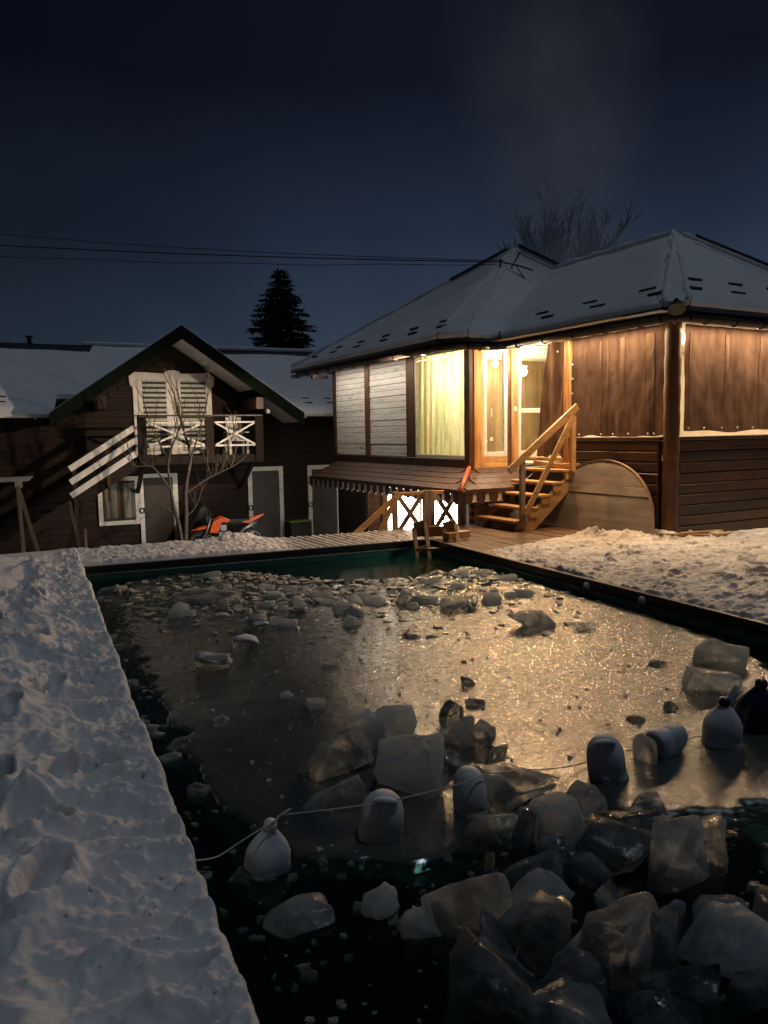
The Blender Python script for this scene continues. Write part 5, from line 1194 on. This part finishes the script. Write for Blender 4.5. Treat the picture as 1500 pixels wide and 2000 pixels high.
# ================================================================ motorbike by the wooden house
t = thing('motorbike', 'orange and black off-road motorbike parked behind the snow bank under the bare tree', 'motorbike', (3.25, 18.7, -1.35))
for x in (.33, 1.62):
    m = MB(); m.tube([(x+.30*math.cos(a), 0, .33+.30*math.sin(a)) for a in np.linspace(0, 2*PI, 25)], .05, 8, False); w_ = m.build('wheel', M['black'], t, True)
    m = MB(); m.tube([(x+.25*math.cos(a), 0, .33+.25*math.sin(a)) for a in np.linspace(0, 2*PI, 25)], .014, 6, False); m.build('rim', M['steel'], w_, True)
    m = MB(); m.tube([(x, -.05, .33), (x, .05, .33)], .05, 8)
    for k in range(14): a = k*2*PI/14; m.tube([(x, (-1)**k*.03, .33), (x+.25*math.cos(a), 0, .33+.25*math.sin(a))], .004, 4)
    m.build('spokes', M['steel'], w_)
m = MB()
for s_ in (-.09, .09): m.tube([(.33, s_, .33), (.50, s_, .72), (.58, s_, .98)], [.022, .026, .026], 8)
m.build('fork', M['steel'], t, True)
m = MB(); m.tube([(.60, -.34, 1.10), (.62, -.2, 1.03), (.60, 0, 1.0), (.62, .2, 1.03), (.60, .34, 1.10)], .014, 6); m.build('handlebar', M['black'], t, True)
m = MB(); m.prism([(.10, -.07, .68), (.30, -.07, .76), (.55, -.07, .80), (.62, -.07, .74), (.40, -.07, .70)], (0, .14, 0)); m.build('front_fender', M['orange_plastic'], t, bevel=.012)
for s_ in (-.17, .10):
    m = MB(); m.prism([(.52, s_, .62), (.62, s_, .90), (.86, s_, 1.0), (1.06, s_, .92), (.98, s_, .84), (.84, s_, .86), (.74, s_, .60)], (0, .05, 0)); m.build('tank_shroud', M['orange_plastic'], t, bevel=.01)
m = MB(); m.prism([(.9, -.09, .86), (1.0, -.09, .93), (1.55, -.09, .92), (1.60, -.09, .86), (1.1, -.09, .80)], (0, .18, 0)); m.build('seat', M['black'], t, bevel=.02)
m = MB(); m.prism([(1.32, -.08, .82), (1.42, -.08, .90), (1.62, -.08, .93), (1.95, -.08, 1.02), (1.92, -.08, .97), (1.55, -.08, .78)], (0, .16, 0)); m.build('rear_fender', M['orange_plastic'], t, bevel=.012)
m = MB(); m.box(.75, 1.08, -.11, .11, .32, .62); m.box(.8, .98, -.08, .08, .62, .8); m.tube([(.92, .0, .5), (.92, -.17, .5)], .1, 12); m.build('engine', M['steel'], t, bevel=.02)
m = MB(); m.tube([(.58, 0, .98), (.72, 0, .5), (.8, 0, .3), (1.1, 0, .32), (1.2, 0, .6), (1.62, 0, .34)], .028, 7); m.tube([(.6, 0, .9), (1.2, 0, .78), (1.6, 0, .82)], .025, 7); m.build('frame', M['black'], t, True)
m = MB(); m.tube([(.78, -.13, .5), (.7, -.14, .36), (.95, -.15, .28), (1.2, -.15, .5), (1.4, -.15, .68), (1.72, -.15, .80)], [.02, .025, .028, .03, .045, .05], 8); m.build('exhaust', M['steel'], t, True)
m = MB(); m.prism([(.50, -.08, .80), (.44, -.08, 1.02), (.60, -.08, 1.08), (.62, -.08, .84)], (0, .16, 0)); m.build('number_plate', M['black'], t, bevel=.01)
t = thing('covered_stack', 'dark tarpaulin draped over a peaked heap behind the motorbike', 'tarpaulin', (3.75, 19.4, -1.35))
m = MB(); m.prism([(-.55, -.3, 0), (.5, -.3, 0), (.42, -.3, .7), (.1, -.3, 1.25), (-.05, -.3, 1.3), (-.4, -.3, .75)], (0, .5, 0)); m.build('tarp', M['black'], t, bevel=.06)

# ================================================================ dark frames beyond the deck, at the left
t = thing('trestle', 'pale flat beam on splayed legs standing in the dark at the left edge', 'trestle', (-.25, 14, -1.35)); ob = (-.25, 14, -1.35)
m = MB(ob); m.prism([(-3, 13.85, .88), (-.12, 13.85, .93), (-.05, 13.85, 1.0), (-3, 13.85, .97)], (0, .16, 0)); m.build('beam', M['whitewood'], t, bevel=.004)
m = MB(ob); m.box(-.33, -.22, 13.88, 13.98, .82, .925); m.build('block', M['whitewood'], t)
for p, q in (((-.29, 13.9, .84), (-.24, 13.9, -1.35)), ((-.29, 13.95, .84), (.19, 13.95, -1.35)), ((-.10, 14.0, -.05), (-.10, 14.0, -1.35))):
    m = MB(ob); m.bar(p, q, .06, .05, (0, 1, 0)); m.build('leg', M['greywood_z'], t)
t = thing('leaning_ladder', 'slim grey ladder standing in the dark left of the house window', 'ladder', (.8, 14.2, -1.35)); ob = (.8, 14.2, -1.35)
for p, q in (((.50, 14.1, .52), (.80, 14.1, -1.35)), ((.52, 14.35, .34), (.82, 14.35, -1.35))):
    m = MB(ob); m.bar(p, q, .045, .03, (0, 1, 0)); m.build('rail', M['greywood_z'], t)
for k in range(5):
    f = .12+k*.19; m = MB(ob); m.bar((.5+.3*f, 14.1, .52-1.87*f), (.5+.3*f, 14.35, .52-1.87*f), .03, .03); m.build('rung', M['greywood_z'], t)
m = MB(ob); m.box(.70, .74, 14.04, 14.08, -.3, .05); m.build('latch', M['greywood_z'], t)

# ================================================================ lamps of the house
def lamp(name, lab, a, b, z, aim, watts, size=150, col=(1.0, .53, .24), rad=.05, group='lamps under the veranda eave'):
    t = thing(name, lab, 'lamp', hw(a, b, z), TH, group)
    m = MB(); loft(m, [super_ring(.05*q, .05*q, zz, 12, 2) for zz, q in ((.0, .9), (.045, 1), (.05, .6))]); m.build('housing', M['dark'], t, True)
    m = MB(); loft(m, [super_ring(.04*q, .04*q, zz, 12, 2) for zz, q in ((-.006, .8), (.0, 1))]); m.build('lens', emit('lamp_lens', col, 12), t, True)
    l = bpy.data.lights.new(name, 'SPOT'); l.energy = watts; l.spot_size = math.radians(size); l.spot_blend = 1.0; l.color = col; l.shadow_soft_size = rad
    o = link('light', l, t, (0, 0, -.012)); o.rotation_euler = Vector(aim).to_track_quat('-Z', 'Y').to_euler()
lamp('eave_lamp', 'eave lamp over the head of the steps, farthest along the wall', -.42, 2.70, 3.125, (-.55, -.42, -1), 330, 140)
lamp('eave_lamp', 'eave lamp over the half round cover', -.52, .95, 3.125, (-.5, -.15, -1), 170, 140)
lamp('eave_lamp', 'eave lamp on the right side past the corner post', 1.5, -.42, 3.125, (-.15, -1, -.5), 170)
def inner(name, lab, a, b, z, w, col=(1, .80, .52), rad=.09, emi=30):
    t = thing(name, lab, 'lamp', hw(a, b, z), TH)
    m = MB(); loft(m, [super_ring(rad*q, rad*q, zz, 14, 2) for zz, q in ((-.06, .5), (-.03, 1), (.01, 1), (.03, .6))]); o = m.build('globe', emit('lamp_globe', col, emi), t, True)
    l = bpy.data.lights.new(name, 'POINT'); l.energy = w; l.color = col; l.shadow_soft_size = rad; link('light', l, t, (0, 0, -.12 if rad > .05 else -.085))

lamp('wall_floodlight', 'floodlight under the eave above the striped curtain window, turned to the wooden house', -1.58, 4.35, 3.072, (-.52, .85, -.13), 2300, 52, (1, .74, .52), .06, None)
inner('ceiling_lamp', 'glowing ceiling lamp seen through the veranda door', .95, 4.9, 2.95, 90, (1, .84, .56), .10, 30)
inner('ceiling_lamp', 'glowing ceiling lamp behind the striped curtain', -.35, 4.55, 2.96, 125, (1, .86, .58), emi=8)
inner('ceiling_lamp', 'glowing lamp on the veranda ceiling seen through the door opening', 1.75, 1.7, 3.05, 185, (1, .84, .62))
inner('porch_lamp', 'bright porch lamp under the eave above the door', -.15, 3.18, 3.04, 80, (1, .72, .40), .06, 14)
lamp('wall_lamp', 'eave lamp above the striped curtain window, lighting the pool', -1.62, 3.95, 3.12, (-.8, -.25, -.9), 360, 146, (1, .64, .36), .05, None)
# the water by the ladder glows from a lamp set in the pool wall
t = thing('pool_light', 'underwater pool lamp making the far water glow turquoise', 'pool lamp', (5.44, 9.0, -.75))
m = MB(); m.tube([(.03, 0, 0), (-.02, 0, 0)], .09, 16); m.build('housing', M['steel'], t, True)
m = MB(); m.tube([(-.021, 0, 0), (-.03, 0, 0)], .075, 16); m.build('lens', emit('pool_lens', (.75, 1, .9), .4), t, True)
l = bpy.data.lights.new('pool_light', 'SPOT'); l.energy = 7.5; l.color = (.72, 1.0, .88); l.spot_size = math.radians(120); l.spot_blend = 1; l.shadow_soft_size = .07
o = link('light', l, t, (-.04, 0, 0)); o.rotation_euler = Vector((-1, .9, .15)).to_track_quat('-Z', 'Y').to_euler()
# thin warm light strips tucked behind the gutter along the curtain tops
for (p, q, lab) in (((-.20, .25), (-.20, 2.1), 'warm light strip along the top of the left veranda curtain'), ((.35, -.20), (4.1, -.20), 'warm light strip along the top of the right veranda curtain'), ((-1.56, 5.0), (-1.56, 9.3), 'pale light strip under the eave along the white boarded wall')):
    c = ((p[0]+q[0])/2, (p[1]+q[1])/2); L_ = math.hypot(q[0]-p[0], q[1]-p[1]); t = thing('light_strip', lab, 'light strip', hw(*c, 3.165), TH)
    m = MB(); 
    if p[0] == q[0]: m.box(-.012, .012, -L_/2, L_/2, 0, .012)
    else: m.box(-L_/2, L_/2, -.012, .012, 0, .012)
    m.build('housing', M['white'], t)
    l = bpy.data.lights.new('strip', 'AREA'); l.shape = 'RECTANGLE'; l.size, l.size_y = (.03, L_) if p[0] == q[0] else (L_, .03); l.energy = (26 if p[0] > -1 else 7)*L_; l.color = (1, .74, .45) if p[0] > -1 else (1, .86, .70); link('light', l, t, (0, 0, -.004))

# ================================================================ chimney steam drifting up behind the roof
sm, n, l, b = new_mat('steam'); n.remove(b)
pv = n.new('ShaderNodeVolumePrincipled'); l.new(pv.outputs[0], n['Material Output'].inputs['Volume'])
pv.inputs['Color'].default_value = (.92, .92, .96, 1); pv.inputs['Anisotropy'].default_value = -.2
tcn = n.new('ShaderNodeTexCoord'); sp_ = n.new('ShaderNodeSeparateXYZ'); l.new(tcn.outputs['Object'], sp_.inputs[0])
def mth(op, a, b_=None, c=None):
    q = n.new('ShaderNodeMath'); q.operation = op
    for i, v in enumerate((a, b_, c)):
        if v is None: continue
        if isinstance(v, (int, float)): q.inputs[i].default_value = v
        else: l.new(v, q.inputs[i])
    return q.outputs[0]
rr = mth('SQRT', mth('ADD', mth('MULTIPLY', sp_.outputs['X'], sp_.outputs['X']), mth('MULTIPLY', sp_.outputs['Y'], sp_.outputs['Y'])))
edge = mth('SUBTRACT', 1.0, mth('DIVIDE', rr, mth('MULTIPLY_ADD', sp_.outputs['Z'], .20, 1.7)))
nzs = noise_node(n, l, tcn.outputs['Object'], .55, 3, .6)
dens = mth('MULTIPLY', mth('POWER', mth('MAXIMUM', edge, 0.0), 1.6), mth('MAXIMUM', mth('MULTIPLY_ADD', nzs, 2.6, -.8), 0.0))
fade = mth('MAXIMUM', mth('SUBTRACT', 1.0, mth('MULTIPLY', sp_.outputs['Z'], .115)), 0.0)
l.new(mth('MULTIPLY', mth('MULTIPLY', dens, fade), 1.7), pv.inputs['Density'])
m = MB(); m.tube([(0, 0, 0), (0, 0, 11.5)], [1.7, 4.0], 18); stm = m.build('steam', sm, None, True); stm.location = hw(4.0, 6.3, 4.0); stm.rotation_euler = (.03, -.14, 0); stm['kind'] = 'stuff'
